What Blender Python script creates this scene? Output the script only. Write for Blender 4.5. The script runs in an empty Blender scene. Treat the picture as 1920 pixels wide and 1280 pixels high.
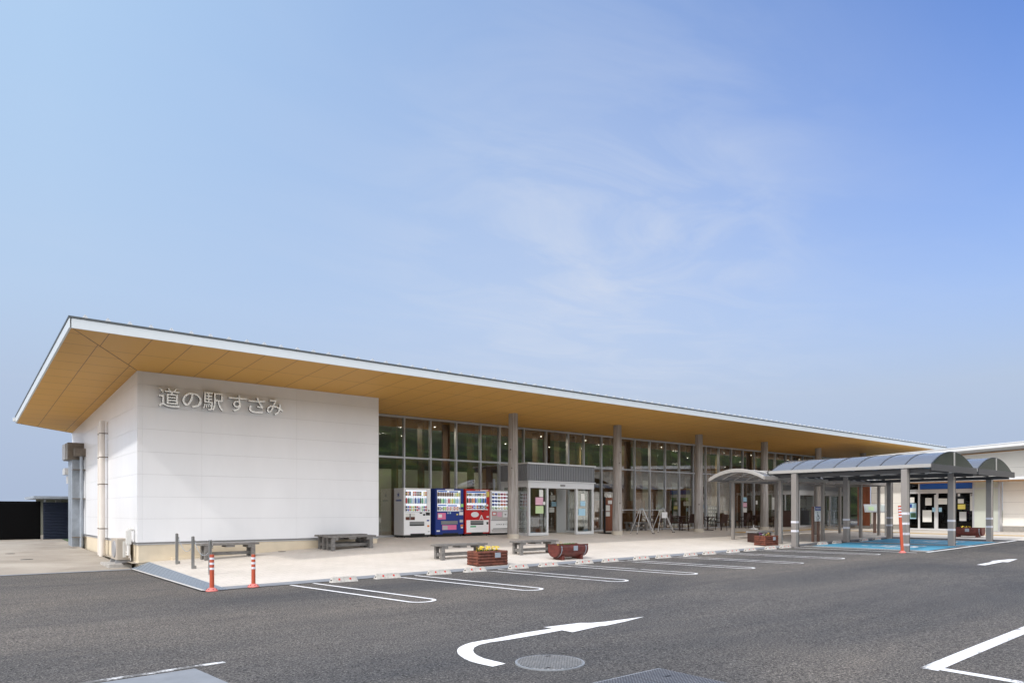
import bpy, bmesh, math, random
from mathutils import Vector, Matrix, noise
R = random.Random(7)
rad = math.radians
SC = bpy.context.scene
C = SC.collection
# ------------------------------------------------------------------ camera
F = 1312.; AZ = rad(50.65); CX = 960.; CY = 955.7; EYE = 1.55
sA, cA = math.sin(AZ), math.cos(AZ)
cd = bpy.data.cameras.new('camera'); cam = bpy.data.objects.new('camera', cd); C.objects.link(cam)
cam.location = (0, 0, EYE)
cam.rotation_euler = (rad(90), 0, -(math.pi/2-AZ))
cd.sensor_width = 36; cd.lens = F/1920*36; cd.shift_y = (CY-640)/1920
cd.clip_start = .1; cd.clip_end = 6000
SC.camera = cam
# ------------------------------------------------------------------ sky, sun, exposure
SUN_TRAVEL = Vector((1.0, .16, -.97)).normalized()
sd = -SUN_TRAVEL
W = bpy.data.worlds.new('World'); SC.world = W; W.use_nodes = True
nt = W.node_tree; nt.nodes.clear()
def N(t, **k):
    n = nt.nodes.new(t)
    for a, b in k.items(): setattr(n, a, b)
    return n
def L(a, b): nt.links.new(a, b)
def mth(op, a, b=None, c=None, clamp=False):
    n = N('ShaderNodeMath', operation=op, use_clamp=clamp)
    for i, v in enumerate((a, b, c)):
        if v is None: continue
        if isinstance(v, (int, float)): n.inputs[i].default_value = v
        else: L(v, n.inputs[i])
    return n.outputs[0]
sky = N('ShaderNodeTexSky', sky_type='NISHITA'); sky.sun_disc = False
sky.sun_elevation = math.asin(sd.z); sky.sun_rotation = math.atan2(sd.x, sd.y)
sky.air_density = 1.3; sky.dust_density = 2.6; sky.ozone_density = 1.6; sky.altitude = 0
tc = N('ShaderNodeTexCoord'); sep = N('ShaderNodeSeparateXYZ'); L(tc.outputs['Generated'], sep.inputs[0])
zz = mth('MAXIMUM', sep.outputs[2], .06)
px_ = mth('DIVIDE', sep.outputs[0], zz); py_ = mth('DIVIDE', sep.outputs[1], zz)
cmb = N('ShaderNodeCombineXYZ'); L(px_, cmb.inputs[0]); L(py_, cmb.inputs[1])
mp = N('ShaderNodeMapping'); mp.inputs['Scale'].default_value = (.9, 1.5, 1); mp.inputs['Rotation'].default_value = (0, 0, rad(25)); L(cmb.outputs[0], mp.inputs[0])
n1 = N('ShaderNodeTexNoise'); n1.inputs['Scale'].default_value = 1.5; n1.inputs['Detail'].default_value = 7; n1.inputs['Roughness'].default_value = .58; n1.inputs['Distortion'].default_value = .9; L(mp.outputs[0], n1.inputs['Vector'])
n2 = N('ShaderNodeTexNoise'); n2.inputs['Scale'].default_value = .45; n2.inputs['Detail'].default_value = 2; L(cmb.outputs[0], n2.inputs['Vector'])
c1 = mth('MULTIPLY', mth('SUBTRACT', n1.outputs[0], .42, clamp=True), 2.4, clamp=True)
c2 = mth('MULTIPLY', mth('SUBTRACT', n2.outputs[0], .40, clamp=True), 2.6, clamp=True)
cl = mth('MULTIPLY', mth('MULTIPLY', c1, c2), .12)
# a brighter wisp of cirrus ahead of the camera
dv = N('ShaderNodeVectorMath', operation='DOT_PRODUCT'); L(tc.outputs['Generated'], dv.inputs[0])
wd = Vector((cA+.13*sA, sA-.13*cA, .40)).normalized(); dv.inputs[1].default_value = wd
wz = mth('POWER', mth('MAXIMUM', dv.outputs['Value'], 0.), 42.)
cl = mth('ADD', cl, mth('MULTIPLY', mth('MULTIPLY', mth('ADD', c1, .10), wz), .58), clamp=True)
dw = N('ShaderNodeVectorMath', operation='DOT_PRODUCT'); L(tc.outputs['Generated'], dw.inputs[0]); dw.inputs[1].default_value = Vector((cA+.1*sA, sA-.1*cA, .27)).normalized()
cl = mth('ADD', cl, mth('MULTIPLY', mth('MULTIPLY', mth('POWER', mth('MAXIMUM', dw.outputs['Value'], 0.), 16.), mth('ADD', .6, n1.outputs[0])), .32), clamp=True)
cl = mth('MULTIPLY', cl, mth('MULTIPLY', mth('SUBTRACT', sep.outputs[2], .05, clamp=True), 7., clamp=True))
haze = mth('POWER', mth('SUBTRACT', 1.0, mth('MAXIMUM', sep.outputs[2], 0.), clamp=True), 3.2)
haze = mth('MULTIPLY', haze, 1.7, clamp=True)
dh = N('ShaderNodeVectorMath', operation='DOT_PRODUCT'); L(tc.outputs['Generated'], dh.inputs[0]); dh.inputs[1].default_value = Vector((sd.x, sd.y, 0)).normalized()
sg = mth('POWER', mth('MULTIPLY', mth('ADD', mth('DIVIDE', dh.outputs['Value'], mth('SQRT', mth('SUBTRACT', 1.001, mth('MULTIPLY', sep.outputs[2], sep.outputs[2])))), 1.0), 1.35, clamp=True), .62)
sgl = mth('MULTIPLY', sg, .92, clamp=True)
tint = N('ShaderNodeMixRGB', blend_type='MULTIPLY'); tint.inputs[0].default_value = 1; tint.inputs[2].default_value = (.155, .37, .78, 1); L(sky.outputs[0], tint.inputs[1])
ml = N('ShaderNodeMixRGB'); L(sgl, ml.inputs[0]); L(tint.outputs[0], ml.inputs[1]); ml.inputs[2].default_value = (1.70, 2.46, 3.42, 1)
hz = N('ShaderNodeValToRGB'); hz.color_ramp.elements[0].position = .02; hz.color_ramp.elements[0].color = (1.60/4, 1.93/4, 2.56/4, 1); hz.color_ramp.elements[1].position = .26; hz.color_ramp.elements[1].color = (1.92/4, 2.36/4, 3.08/4, 1); L(sep.outputs[2], hz.inputs[0])
hz4 = N('ShaderNodeMixRGB', blend_type='MULTIPLY'); hz4.inputs[0].default_value = 1; L(hz.outputs[0], hz4.inputs[1]); hz4.inputs[2].default_value = (4, 4, 4, 1)
mz = N('ShaderNodeMixRGB'); L(haze, mz.inputs[0]); L(ml.outputs[0], mz.inputs[1]); L(hz4.outputs[0], mz.inputs[2])
# white fill light added to the unseen sky overhead and behind the camera
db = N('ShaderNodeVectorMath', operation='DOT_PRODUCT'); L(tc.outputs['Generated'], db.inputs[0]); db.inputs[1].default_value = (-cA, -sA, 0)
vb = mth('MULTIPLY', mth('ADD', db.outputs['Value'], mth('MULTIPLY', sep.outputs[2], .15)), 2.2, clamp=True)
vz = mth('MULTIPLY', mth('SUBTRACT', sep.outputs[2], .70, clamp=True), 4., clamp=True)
white_fill = mth('MULTIPLY', mth('MAXIMUM', vb, mth('MULTIPLY', vz, .3)), mth('ADD', .62, mth('MULTIPLY', n1.outputs[0], .6)), clamp=True)
mh = N('ShaderNodeMixRGB'); L(white_fill, mh.inputs[0]); L(mz.outputs[0], mh.inputs[1]); mh.inputs[2].default_value = (9.4, 9.4, 9.7, 1)
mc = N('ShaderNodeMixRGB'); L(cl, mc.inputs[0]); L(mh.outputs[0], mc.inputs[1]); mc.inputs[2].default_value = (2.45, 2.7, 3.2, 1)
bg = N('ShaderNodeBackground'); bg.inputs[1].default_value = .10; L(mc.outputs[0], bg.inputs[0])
wo = N('ShaderNodeOutputWorld'); L(bg.outputs[0], wo.inputs[0])
ld = bpy.data.lights.new('sun', 'SUN'); ld.energy = .82; ld.angle = rad(2.5); ld.color = (1, .955, .90)
sun = bpy.data.objects.new('sun', ld); C.objects.link(sun); sun.rotation_euler = SUN_TRAVEL.to_track_quat('-Z', 'Y').to_euler(); sun.location = (-40, 0, 60)
SC.view_settings.view_transform = 'Standard'; SC.view_settings.look = 'None'; SC.view_settings.gamma = 1; SC.view_settings.exposure = 1.4
SC.cycles.max_bounces = 8; SC.cycles.transparent_max_bounces = 16
# ------------------------------------------------------------------ ground heights, pixel helpers
def lerp(tb, v):
    if v <= tb[0][0]: return tb[0][1]
    for (a, p), (b, q) in zip(tb, tb[1:]):
        if v <= b: return p+(q-p)*(v-a)/(b-a)
    return tb[-1][1]
AS = [(4, -.03), (8.5, .01), (18.7, .04), (26, .11), (30.3, .17), (34.6, .22), (36, .24), (42, .42), (60, .45)]
TP = [(4.15, .12), (11.4, .44), (60, .46)]
KP = 14.29
def hh(s, P):
    a = lerp(AS, s)
    if s < 4.0 and P > 14.4: return a+max(0, P-20.65)*.026
    if P <= KP: return a
    t = lerp(TP, s)
    if P <= 21: return a+(t-a)*(P-KP)/(21-KP)
    return t+min(P-21, 1.3)*.06*min(1, max(0, (s-4)/7))
def ray(x, y):
    t = (x-CX)/F; return (cA+t*sA, sA-t*cA, -(y-CY)/F)
def G(x, y):
    d = ray(x, y); z = 0
    for i in range(60):
        k = (z-EYE)/d[2]; z = .5*z+.5*hh(k*d[0], k*d[1])
    return (k*d[0], k*d[1], z)
def onP(x, y, P):
    d = ray(x, y); k = P/d[1]; return (k*d[0], EYE+k*d[2])
def onS(x, y, s):
    d = ray(x, y); k = s/d[0]; return (k*d[1], EYE+k*d[2])
# ------------------------------------------------------------------ materials
MC = {}
def mat(name, col, rough=.6, metal=0., var=.0, vs=3., col2=None, bump=0., bs=40., emit=0., spec=.5, stretch=None, detail=4):
    if name in MC: return MC[name]
    m = bpy.data.materials.new(name); m.use_nodes = True; t = m.node_tree; b = t.nodes['Principled BSDF']
    b.inputs['Base Color'].default_value = (*col, 1); b.inputs['Roughness'].default_value = rough; b.inputs['Metallic'].default_value = metal
    b.inputs['Specular IOR Level'].default_value = spec
    if var or col2 or bump:
        co = t.nodes.new('ShaderNodeTexCoord'); mpn = t.nodes.new('ShaderNodeMapping'); t.links.new(co.outputs['Object'], mpn.inputs[0])
        if stretch: mpn.inputs['Scale'].default_value = stretch
    if var or col2:
        nz = t.nodes.new('ShaderNodeTexNoise'); nz.inputs['Scale'].default_value = vs; nz.inputs['Detail'].default_value = detail; nz.inputs['Roughness'].default_value = .6; t.links.new(mpn.outputs[0], nz.inputs['Vector'])
        cr = t.nodes.new('ShaderNodeValToRGB'); cr.color_ramp.elements[0].position = .3; cr.color_ramp.elements[1].position = .7
        a = [c*(1-var) for c in col]; bb = col2 or [min(1, c*(1+var)) for c in col]
        cr.color_ramp.elements[0].color = (*a, 1); cr.color_ramp.elements[1].color = (*bb, 1)
        t.links.new(nz.outputs[0], cr.inputs[0]); t.links.new(cr.outputs[0], b.inputs['Base Color'])
    if bump:
        n3 = t.nodes.new('ShaderNodeTexNoise'); n3.inputs['Scale'].default_value = bs; n3.inputs['Detail'].default_value = 5; t.links.new(mpn.outputs[0], n3.inputs['Vector'])
        bp = t.nodes.new('ShaderNodeBump'); bp.inputs['Strength'].default_value = bump; bp.inputs['Distance'].default_value = .02; t.links.new(n3.outputs[0], bp.inputs['Height']); t.links.new(bp.outputs[0], b.inputs['Normal'])
    if emit:
        b.inputs['Emission Color'].default_value = (*col, 1); b.inputs['Emission Strength'].default_value = emit
    MC[name] = m; return m
def nodes_mat(name):
    m = bpy.data.materials.new(name); m.use_nodes = True; t = m.node_tree; MC[name] = m
    def n(ty, **k):
        x = t.nodes.new(ty)
        for a, b in k.items():
            if a.startswith('i_'): x.inputs[a[2:].replace('_', ' ')].default_value = b
            else: setattr(x, a, b)
        return x
    return m, t, n, t.nodes['Principled BSDF'], (lambda a, b: t.links.new(a, b))
def mixc(t, n, l, fac, a, b, mode='MIX'):
    x = n('ShaderNodeMixRGB', blend_type=mode)
    for i, v in ((0, fac), (1, a), (2, b)):
        if isinstance(v, (int, float)): x.inputs[i].default_value = v
        elif isinstance(v, tuple): x.inputs[i].default_value = (*v, 1)
        else: l(v, x.inputs[i])
    return x.outputs[0]
def ramp(n, l, src, p0, p1, c0=(0, 0, 0), c1=(1, 1, 1)):
    x = n('ShaderNodeValToRGB'); e = x.color_ramp.elements; e[0].position = p0; e[1].position = p1; e[0].color = (*c0, 1); e[1].color = (*c1, 1); l(src, x.inputs[0]); return x.outputs[0]
# asphalt: fine aggregate, broad worn patches, faint smears
m, t, n, b, l = nodes_mat('asphalt')
co = n('ShaderNodeTexCoord').outputs['Object']
def noi(sc, det=3, rg=.6, vec=None, dist=0):
    x = n('ShaderNodeTexNoise'); x.inputs['Scale'].default_value = sc; x.inputs['Detail'].default_value = det; x.inputs['Roughness'].default_value = rg; x.inputs['Distortion'].default_value = dist; l(vec or co, x.inputs['Vector']); return x.outputs[0]
fine = ramp(n, l, noi(40, 4, .9), .39, .63, (.020, .019, .018), (.30, .28, .252))
vor = n('ShaderNodeTexVoronoi'); vor.inputs['Scale'].default_value = 46; l(co, vor.inputs['Vector'])
sp = ramp(n, l, vor.outputs['Distance'], .08, .32, (2.1, 2.04, 1.92), (.74, .74, .76))
a1 = mixc(t, n, l, 1., fine, sp, 'MULTIPLY')
mpx = n('ShaderNodeMapping'); mpx.inputs['Scale'].default_value = (.35, 1, 1); mpx.inputs['Rotation'].default_value = (0, 0, rad(-20)); l(co, mpx.inputs[0])
patch = ramp(n, l, noi(.33, 6, .62, mpx.outputs[0], .6), .33, .68, (.66, .69, .74), (1.24, 1.19, 1.13))
a2 = mixc(t, n, l, 1., a1, patch, 'MULTIPLY')
patch2 = ramp(n, l, noi(4.1, 5, .7, mpx.outputs[0]), .3, .7, (.90, .90, .91), (1.08, 1.08, 1.07))
a3 = mixc(t, n, l, 1., a2, patch2, 'MULTIPLY')
big = ramp(n, l, noi(.07, 3, .5, mpx.outputs[0], .8), .35, .65, (.84, .86, .9), (1.12, 1.08, 1.03)); a3 = mixc(t, n, l, 1., a3, big, 'MULTIPLY')
mtk = n('ShaderNodeMapping'); mtk.inputs['Scale'].default_value = (.06, 1.6, 1); mtk.inputs['Rotation'].default_value = (0, 0, rad(4)); l(co, mtk.inputs[0])
trk = ramp(n, l, noi(1.1, 3, .55, mtk.outputs[0], .25), .56, .70, (1, 1, 1), (.90, .90, .91)); a3 = mixc(t, n, l, 1., a3, trk, 'MULTIPLY')
rust = ramp(n, l, noi(1.3, 5, .7, mpx.outputs[0], 1.), .75, .82)
a4 = mixc(t, n, l, rust, a3, (.16, .085, .05))
l(a4, b.inputs['Base Color']); b.inputs['Roughness'].default_value = .93; b.inputs['Specular IOR Level'].default_value = .25
bp = n('ShaderNodeBump'); bp.inputs['Strength'].default_value = .55; bp.inputs['Distance'].default_value = .012; l(noi(70, 3, .7), bp.inputs['Height']); l(bp.outputs[0], b.inputs['Normal'])
# paving tiles
def tile_mat(name, c0, c1, mortar, w, h_, rot=0, ms=.006):
    global m, t, n, b, l, co
    m, t, n, b, l = nodes_mat(name); co = n('ShaderNodeTexCoord').outputs['Object']
    mp2 = n('ShaderNodeMapping'); mp2.inputs['Rotation'].default_value = (0, 0, rot); l(co, mp2.inputs[0])
    br = n('ShaderNodeTexBrick'); br.offset = .5; br.inputs['Scale'].default_value = 1; br.inputs['Brick Width'].default_value = w; br.inputs['Row Height'].default_value = h_; br.inputs['Mortar Size'].default_value = ms; br.inputs['Mortar Smooth'].default_value = .3
    br.inputs['Color1'].default_value = (*c0, 1); br.inputs['Color2'].default_value = (*c1, 1); br.inputs['Mortar'].default_value = (*mortar, 1); l(mp2.outputs[0], br.inputs['Vector'])
    st = ramp(n, l, noi(.7, 5, .6), .3, .7, (.90, .89, .875), (1.03, 1.03, 1.03))
    st2 = ramp(n, l, noi(25, 3, .6), .3, .7, (.95, .95, .95), (1.04, 1.04, 1.04))
    x = mixc(t, n, l, 1., mixc(t, n, l, 1., br.outputs[0], st, 'MULTIPLY'), st2, 'MULTIPLY')
    l(x, b.inputs['Base Color']); b.inputs['Roughness'].default_value = .85; return m
tile_mat('paving_tile', (.61, .565, .51), (.58, .54, .485), (.46, .425, .375), .3, .3)
tile_mat('tactile', (.55, .36, .13), (.50, .33, .12), (.36, .25, .12), .3, .3)
# concrete yard
m, t, n, b, l = nodes_mat('yard_concrete'); co = n('ShaderNodeTexCoord').outputs['Object']
yb = ramp(n, l, noi(.5, 5, .6, None, .4), .3, .7, (.27, .235, .195), (.43, .39, .335))
yb = mixc(t, n, l, 1., yb, ramp(n, l, noi(30, 3, .7), .3, .7, (.88, .88, .88), (1.08, 1.08, 1.08)), 'MULTIPLY')
brj = n('ShaderNodeTexBrick'); brj.offset = 0; brj.inputs['Scale'].default_value = 1; brj.inputs['Brick Width'].default_value = 4; brj.inputs['Row Height'].default_value = 4.; brj.inputs['Mortar Size'].default_value = .012
brj.inputs['Color1'].default_value = (1, 1, 1, 1); brj.inputs['Color2'].default_value = (.94, .93, .92, 1); brj.inputs['Mortar'].default_value = (.62, .6, .56, 1); l(co, brj.inputs['Vector'])
yb = mixc(t, n, l, 1., yb, brj.outputs[0], 'MULTIPLY'); l(yb, b.inputs['Base Color']); b.inputs['Roughness'].default_value = .9
# paint with wear
def paint(name, col, wear=.66, sc=26):
    global m, t, n, b, l, co
    m, t, n, b, l = nodes_mat(name); co = n('ShaderNodeTexCoord').outputs['Object']
    w_ = ramp(n, l, mixc(t, n, l, .55, noi(sc, 5, .75), noi(2.2, 4, .6)), wear-.05, wear+.03)
    c_ = mixc(t, n, l, w_, mixc(t, n, l, 1., col, ramp(n, l, noi(9, 4, .6), .3, .7, (.9, .9, .9), (1.03, 1.03, 1.03)), 'MULTIPLY'), (.13, .127, .12))
    l(c_, b.inputs['Base Color']); b.inputs['Roughness'].default_value = .7; return m
paint('white_paint', (.86, .86, .86), .635); paint('worn_paint', (.72, .72, .72), .515, 34); paint('fresh_paint', (.82, .82, .82), .575, 40); paint('blue_paint', (.09, .36, .54), .63, 20)
# soffit boards
def soffit(name, bw, bh, ox, oy):
    global m, t, n, b, l, co
    m, t, n, b, l = nodes_mat(name); co = n('ShaderNodeTexCoord').outputs['Object']
    mp2 = n('ShaderNodeMapping'); mp2.inputs['Location'].default_value = (ox, oy, 0); l(co, mp2.inputs[0])
    br = n('ShaderNodeTexBrick'); br.offset = 0; br.inputs['Scale'].default_value = 1; br.inputs['Brick Width'].default_value = bw; br.inputs['Row Height'].default_value = bh; br.inputs['Mortar Size'].default_value = .011; br.inputs['Mortar Smooth'].default_value = .1
    br.inputs['Color1'].default_value = (.62, .345, .085, 1); br.inputs['Color2'].default_value = (.60, .33, .078, 1); br.inputs['Mortar'].default_value = (.27, .14, .04, 1); l(mp2.outputs[0], br.inputs['Vector'])
    g = n('ShaderNodeMapping'); g.inputs['Scale'].default_value = (3, 40, 3); l(co, g.inputs[0])
    x = mixc(t, n, l, 1., br.outputs[0], ramp(n, l, noi(1, 4, .6, g.outputs[0]), .3, .7, (.965, .96, .95), (1.03, 1.03, 1.03)), 'MULTIPLY')
    l(x, b.inputs['Base Color']); b.inputs['Roughness'].default_value = .5; b.inputs['Specular IOR Level'].default_value = .25
soffit('soffit_board', .873, 1.82, .32, -18.3-.0+1.82*11); soffit('soffit_side_board', .98, .91, -2.67+.98*5, .1)
# weathered timber column, log, wood
m, t, n, b, l = nodes_mat('weathered_log'); co = n('ShaderNodeTexCoord').outputs['Object']
g = n('ShaderNodeMapping'); g.inputs['Scale'].default_value = (9, 9, .5); l(co, g.inputs[0])
x = ramp(n, l, noi(1.6, 7, .65, g.outputs[0], .6), .3, .68, (.21, .19, .175), (.46, .435, .415))
kn = n('ShaderNodeTexVoronoi'); kn.inputs['Scale'].default_value = 2.1; l(co, kn.inputs['Vector'])
x = mixc(t, n, l, ramp(n, l, kn.outputs['Distance'], .05, .09, (1, 1, 1), (0, 0, 0)), x, (.09, .07, .06))
ws = n('ShaderNodeMapping'); ws.inputs['Scale'].default_value = (5, 5, .12); l(co, ws.inputs[0])
x = mixc(t, n, l, ramp(n, l, noi(2., 2, .5, ws.outputs[0]), .485, .5, (1, 1, 1), (0, 0, 0)), x, mixc(t, n, l, 1., x, (.90, .88, .86), 'MULTIPLY'))
l(x, b.inputs['Base Color']); b.inputs['Roughness'].default_value = .85
mat('bench_wood', (.13, .122, .115), .85, var=.35, vs=6, col2=(.25, .238, .225), stretch=(1, 8, 8), bump=.2)
mat('log_red', (.085, .024, .014), .65, var=.4, vs=9, col2=(.19, .055, .03), bump=.15)
mat('barrel_red', (.09, .018, .013), .5, var=.3, vs=5, col2=(.15, .03, .022))
mat('soil', (.04, .028, .02), .95, var=.3)
mat('leaf', (.05, .12, .02), .6, var=.4, vs=20); mat('petal_yellow', (.72, .52, .03), .6); mat('petal_white', (.8, .8, .75), .6); mat('petal_purple', (.2, .04, .2), .6)
mat('wall_panel', (.79, .795, .81), .33, var=.03, vs=.9, spec=.45, stretch=(1, 1, .35))
mat('panel_gap', (.50, .50, .51), .8)
mat('plinth', (.66, .57, .43), .85, var=.06, vs=2.5, bump=.1)
mat('flashing', (.30, .30, .31), .35, .7)
mat('fascia_metal', (.62, .66, .68), .4, .2, var=.02)
mat('roof_metal', (.08, .09, .095), .45, .4); mat('seam_metal', (.40, .42, .44), .4, .1)
mat('frame_alu', (.50, .51, .54), .35, .5, var=.03); mat('white_alu', (.66, .67, .68), .35, .15)
mat('dark_corrugated', (.24, .25, .265), .45, .35)
mat('stainless', (.36, .36, .36), .28, 1., var=.06, vs=8, stretch=(1, 1, .1))
mat('mirror_steel', (.90, .90, .89), .25, .3); mat('easel_alu', (.58, .58, .58), .35, .3); mat('letter_edge', (.13, .14, .14), .3, .8)
mat('galv', (.34, .38, .43), .55, .35, var=.15, vs=4)
mat('gutter', (.22, .235, .255), .8, var=.12, vs=3)
mat('kerb_white', (.55, .54, .52), .8)
mat('orange_rubber', (.44, .078, .035), .5, var=.06, vs=4); mat('pink_rubber', (.60, .17, .15), .55, var=.1); mat('reflective', (.66, .66, .72), .4)
mat('concrete_stop', (.46, .435, .40), .9, var=.18, vs=14, col2=(.60, .575, .53), bump=.25); mat('red_reflector', (.55, .03, .015), .3); mat('black_rubber', (.02, .02, .02), .6)
mat('concrete', (.36, .34, .315), .9, var=.15, vs=5, col2=(.46, .44, .41), bump=.15); mat('collar', (.52, .47, .39), .85, var=.08)
mat('canopy_metal', (.29, .27, .255), .4, .35, var=.03); mat('canopy_white', (.37, .36, .345), .45, .1); mat('canopy_dark', (.055, .055, .058), .5, .3)
mat('wicker', (.045, .018, .012), .55, bump=.5, bs=120); mat('dark_wood', (.035, .012, .008), .5, var=.2)
mat('brown_panel', (.20, .055, .02), .6, var=.35, vs=3, stretch=(1, 1, .2), col2=(.29, .09, .04)); mat('sign_wood', (.17, .10, .075), .7, var=.15, vs=6)
mat('white', (.78, .78, .78), .4); mat('vm_white', (.88, .885, .89), .35); mat('vm_side', (.66, .66, .67), .4); mat('vm_blue', (.012, .035, .22), .3); mat('vm_red', (.52, .012, .014), .3); mat('black', (.012, .012, .013), .4)
mat('ink_blue', (.02, .05, .28), .4); mat('grey_light', (.45, .45, .45), .5); mat('grey_mid', (.22, .22, .22), .5); mat('chute', (.26, .27, .27), .3, .5); mat('vm_grey', (.50, .48, .47), .5)
mat('display_back', (.66, .70, .76), .5, emit=.28); mat('price_strip', (.85, .85, .86), .5, emit=.1)
mat('paper', (.74, .74, .70), .7); mat('paper_pink', (.72, .42, .52), .7); mat('paper_blue', (.36, .58, .72), .7); mat('paper_green', (.52, .66, .36), .7); mat('paper_yellow', (.78, .66, .15), .7)
mat('pink', (.70, .17, .33), .6); mat('orange', (.75, .25, .05), .6); mat('green_bright', (.10, .45, .12), .6); mat('lime', (.35, .70, .25), .6); mat('pale_green', (.12, .42, .22), .6)
mat('ac_beige', (.43, .38, .32), .5, var=.04); mat('ac_grill', (.30, .30, .31), .5); mat('pipe_pvc', (.70, .655, .61), .45, var=.03); mat('pipe_cover', (.66, .65, .62), .5)
mat('duct_steel', (.20, .175, .15), .45, .6, var=.2, vs=6); mat('fence_black', (.003, .003, .0035), .8, spec=.1); mat('shed_navy', (.045, .058, .095), .5, .2)
mat('drain_iron', (.05, .042, .036), .7, .4, var=.2)
mat('b2_wall', (.83, .80, .74), .7, var=.03, vs=.8); mat('b2_plinth', (.30, .285, .26), .9, var=.12, vs=3); mat('b2_trim', (.45, .24, .09), .5)
mat('frosted', (.50, .53, .47), .35, var=.06, vs=.8); mat('sky_blue', (.035, .15, .60), .25)
mat('int_floor', (.16, .13, .105), .5); mat('int_wall', (.33, .34, .29), .85, var=.06); mat('int_dark', (.10, .065, .035), .8); mat('int_ceiling', (.16, .085, .04), .8)
mat('glulam', (.15, .065, .022), .6, var=.2, vs=5); mat('log_pale', (.42, .28, .12), .7, var=.12, vs=4, stretch=(4, 4, .3)); mat('counter', (.30, .15, .06), .5)
mat('lamp', (1, .95, .8), .5, emit=2.5); mat('int_green', (.045, .11, .06), .8); mat('banner_yellow', (.55, .50, .22), .7); mat('navy', (.01, .012, .04), .6)
# glass: tinted see-through pane with a fresnel mirror coat
def glass(name, tint_, refl, dark=None):
    global m, t, n, b, l, co
    m, t, n, b, l = nodes_mat(name)
    tr = n('ShaderNodeBsdfTransparent'); tr.inputs[0].default_value = (*tint_, 1)
    gl = n('ShaderNodeBsdfGlossy'); gl.inputs['Roughness'].default_value = .012; gl.inputs[0].default_value = (.95, .97, 1, 1)
    lw = n('ShaderNodeLayerWeight'); lw.inputs['Blend'].default_value = .5
    pw = n('ShaderNodeMath', operation='POWER'); l(lw.outputs['Facing'], pw.inputs[0]); pw.inputs[1].default_value = 4.5
    fr = n('ShaderNodeMath', operation='MULTIPLY_ADD', use_clamp=True); l(pw.outputs[0], fr.inputs[0]); fr.inputs[1].default_value = 1-refl; fr.inputs[2].default_value = refl
    mx = n('ShaderNodeMixShader'); l(fr.outputs[0], mx.inputs[0]); l(tr.outputs[0], mx.inputs[1]); l(gl.outputs[0], mx.inputs[2])
    out = [x for x in t.nodes if x.type == 'OUTPUT_MATERIAL'][0]; l(mx.outputs[0], out.inputs[0]); return m
glass('glass', (.82, .84, .82), .13); glass('dark_glass', (.16, .17, .17), .04); mat('tymp_glass', (.012, .024, .019), .12, spec=.12)
m, t, n, b, l = nodes_mat('canopy_panel'); b.inputs['Base Color'].default_value = (.20, .215, .235, 1); b.inputs['Roughness'].default_value = .16; b.inputs['Specular IOR Level'].default_value = .9
tr = n('ShaderNodeBsdfTransparent'); tr.inputs[0].default_value = (.42, .45, .52, 1); mx = n('ShaderNodeMixShader'); mx.inputs[0].default_value = .22; l(b.outputs[0], mx.inputs[1]); l(tr.outputs[0], mx.inputs[2])
out = [x for x in t.nodes if x.type == 'OUTPUT_MATERIAL'][0]; l(mx.outputs[0], out.inputs[0])
# manhole pattern
def plate(name, sc, ga, gb):
    global m, t, n, b, l, co
    m, t, n, b, l = nodes_mat(name); co = n('ShaderNodeTexCoord').outputs['Object']
    v = n('ShaderNodeTexVoronoi'); v.inputs['Scale'].default_value = sc; v.inputs['Randomness'].default_value = .0 if name != 'manhole_iron' else .06; l(co, v.inputs['Vector'])
    x = ramp(n, l, v.outputs['Distance'], .34, .46, gb, ga)
    l(mixc(t, n, l, 1., x, ramp(n, l, noi(5, 4, .6), .3, .7, (.8, .8, .8), (1.15, 1.12, 1.08)), 'MULTIPLY'), b.inputs['Base Color']); b.inputs['Roughness'].default_value = .55; b.inputs['Metallic'].default_value = .35
    bp = n('ShaderNodeBump'); bp.inputs['Strength'].default_value = .6; bp.inputs['Distance'].default_value = .01; bp.invert = True; l(v.outputs['Distance'], bp.inputs['Height']); l(bp.outputs[0], b.inputs['Normal'])
plate('manhole_iron', 26, (.05, .048, .045), (.40, .40, .39)); plate('grate_iron', 28, (.06, .062, .07), (.36, .37, .39))
# forest
m, t, n, b, l = nodes_mat('forest'); co = n('ShaderNodeTexCoord').outputs['Object']
vo = n('ShaderNodeTexVoronoi'); vo.inputs['Scale'].default_value = .28; l(co, vo.inputs['Vector'])
x = mixc(t, n, l, 1., ramp(n, l, noi(.25, 6, .75), .35, .65, (.010, .020, .006), (.10, .15, .025)), ramp(n, l, vo.outputs['Distance'], .0, .9, (1.5, 1.5, 1.3), (.25, .3, .3)), 'MULTIPLY')
l(x, b.inputs['Base Color']); b.inputs['Roughness'].default_value = .9
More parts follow.
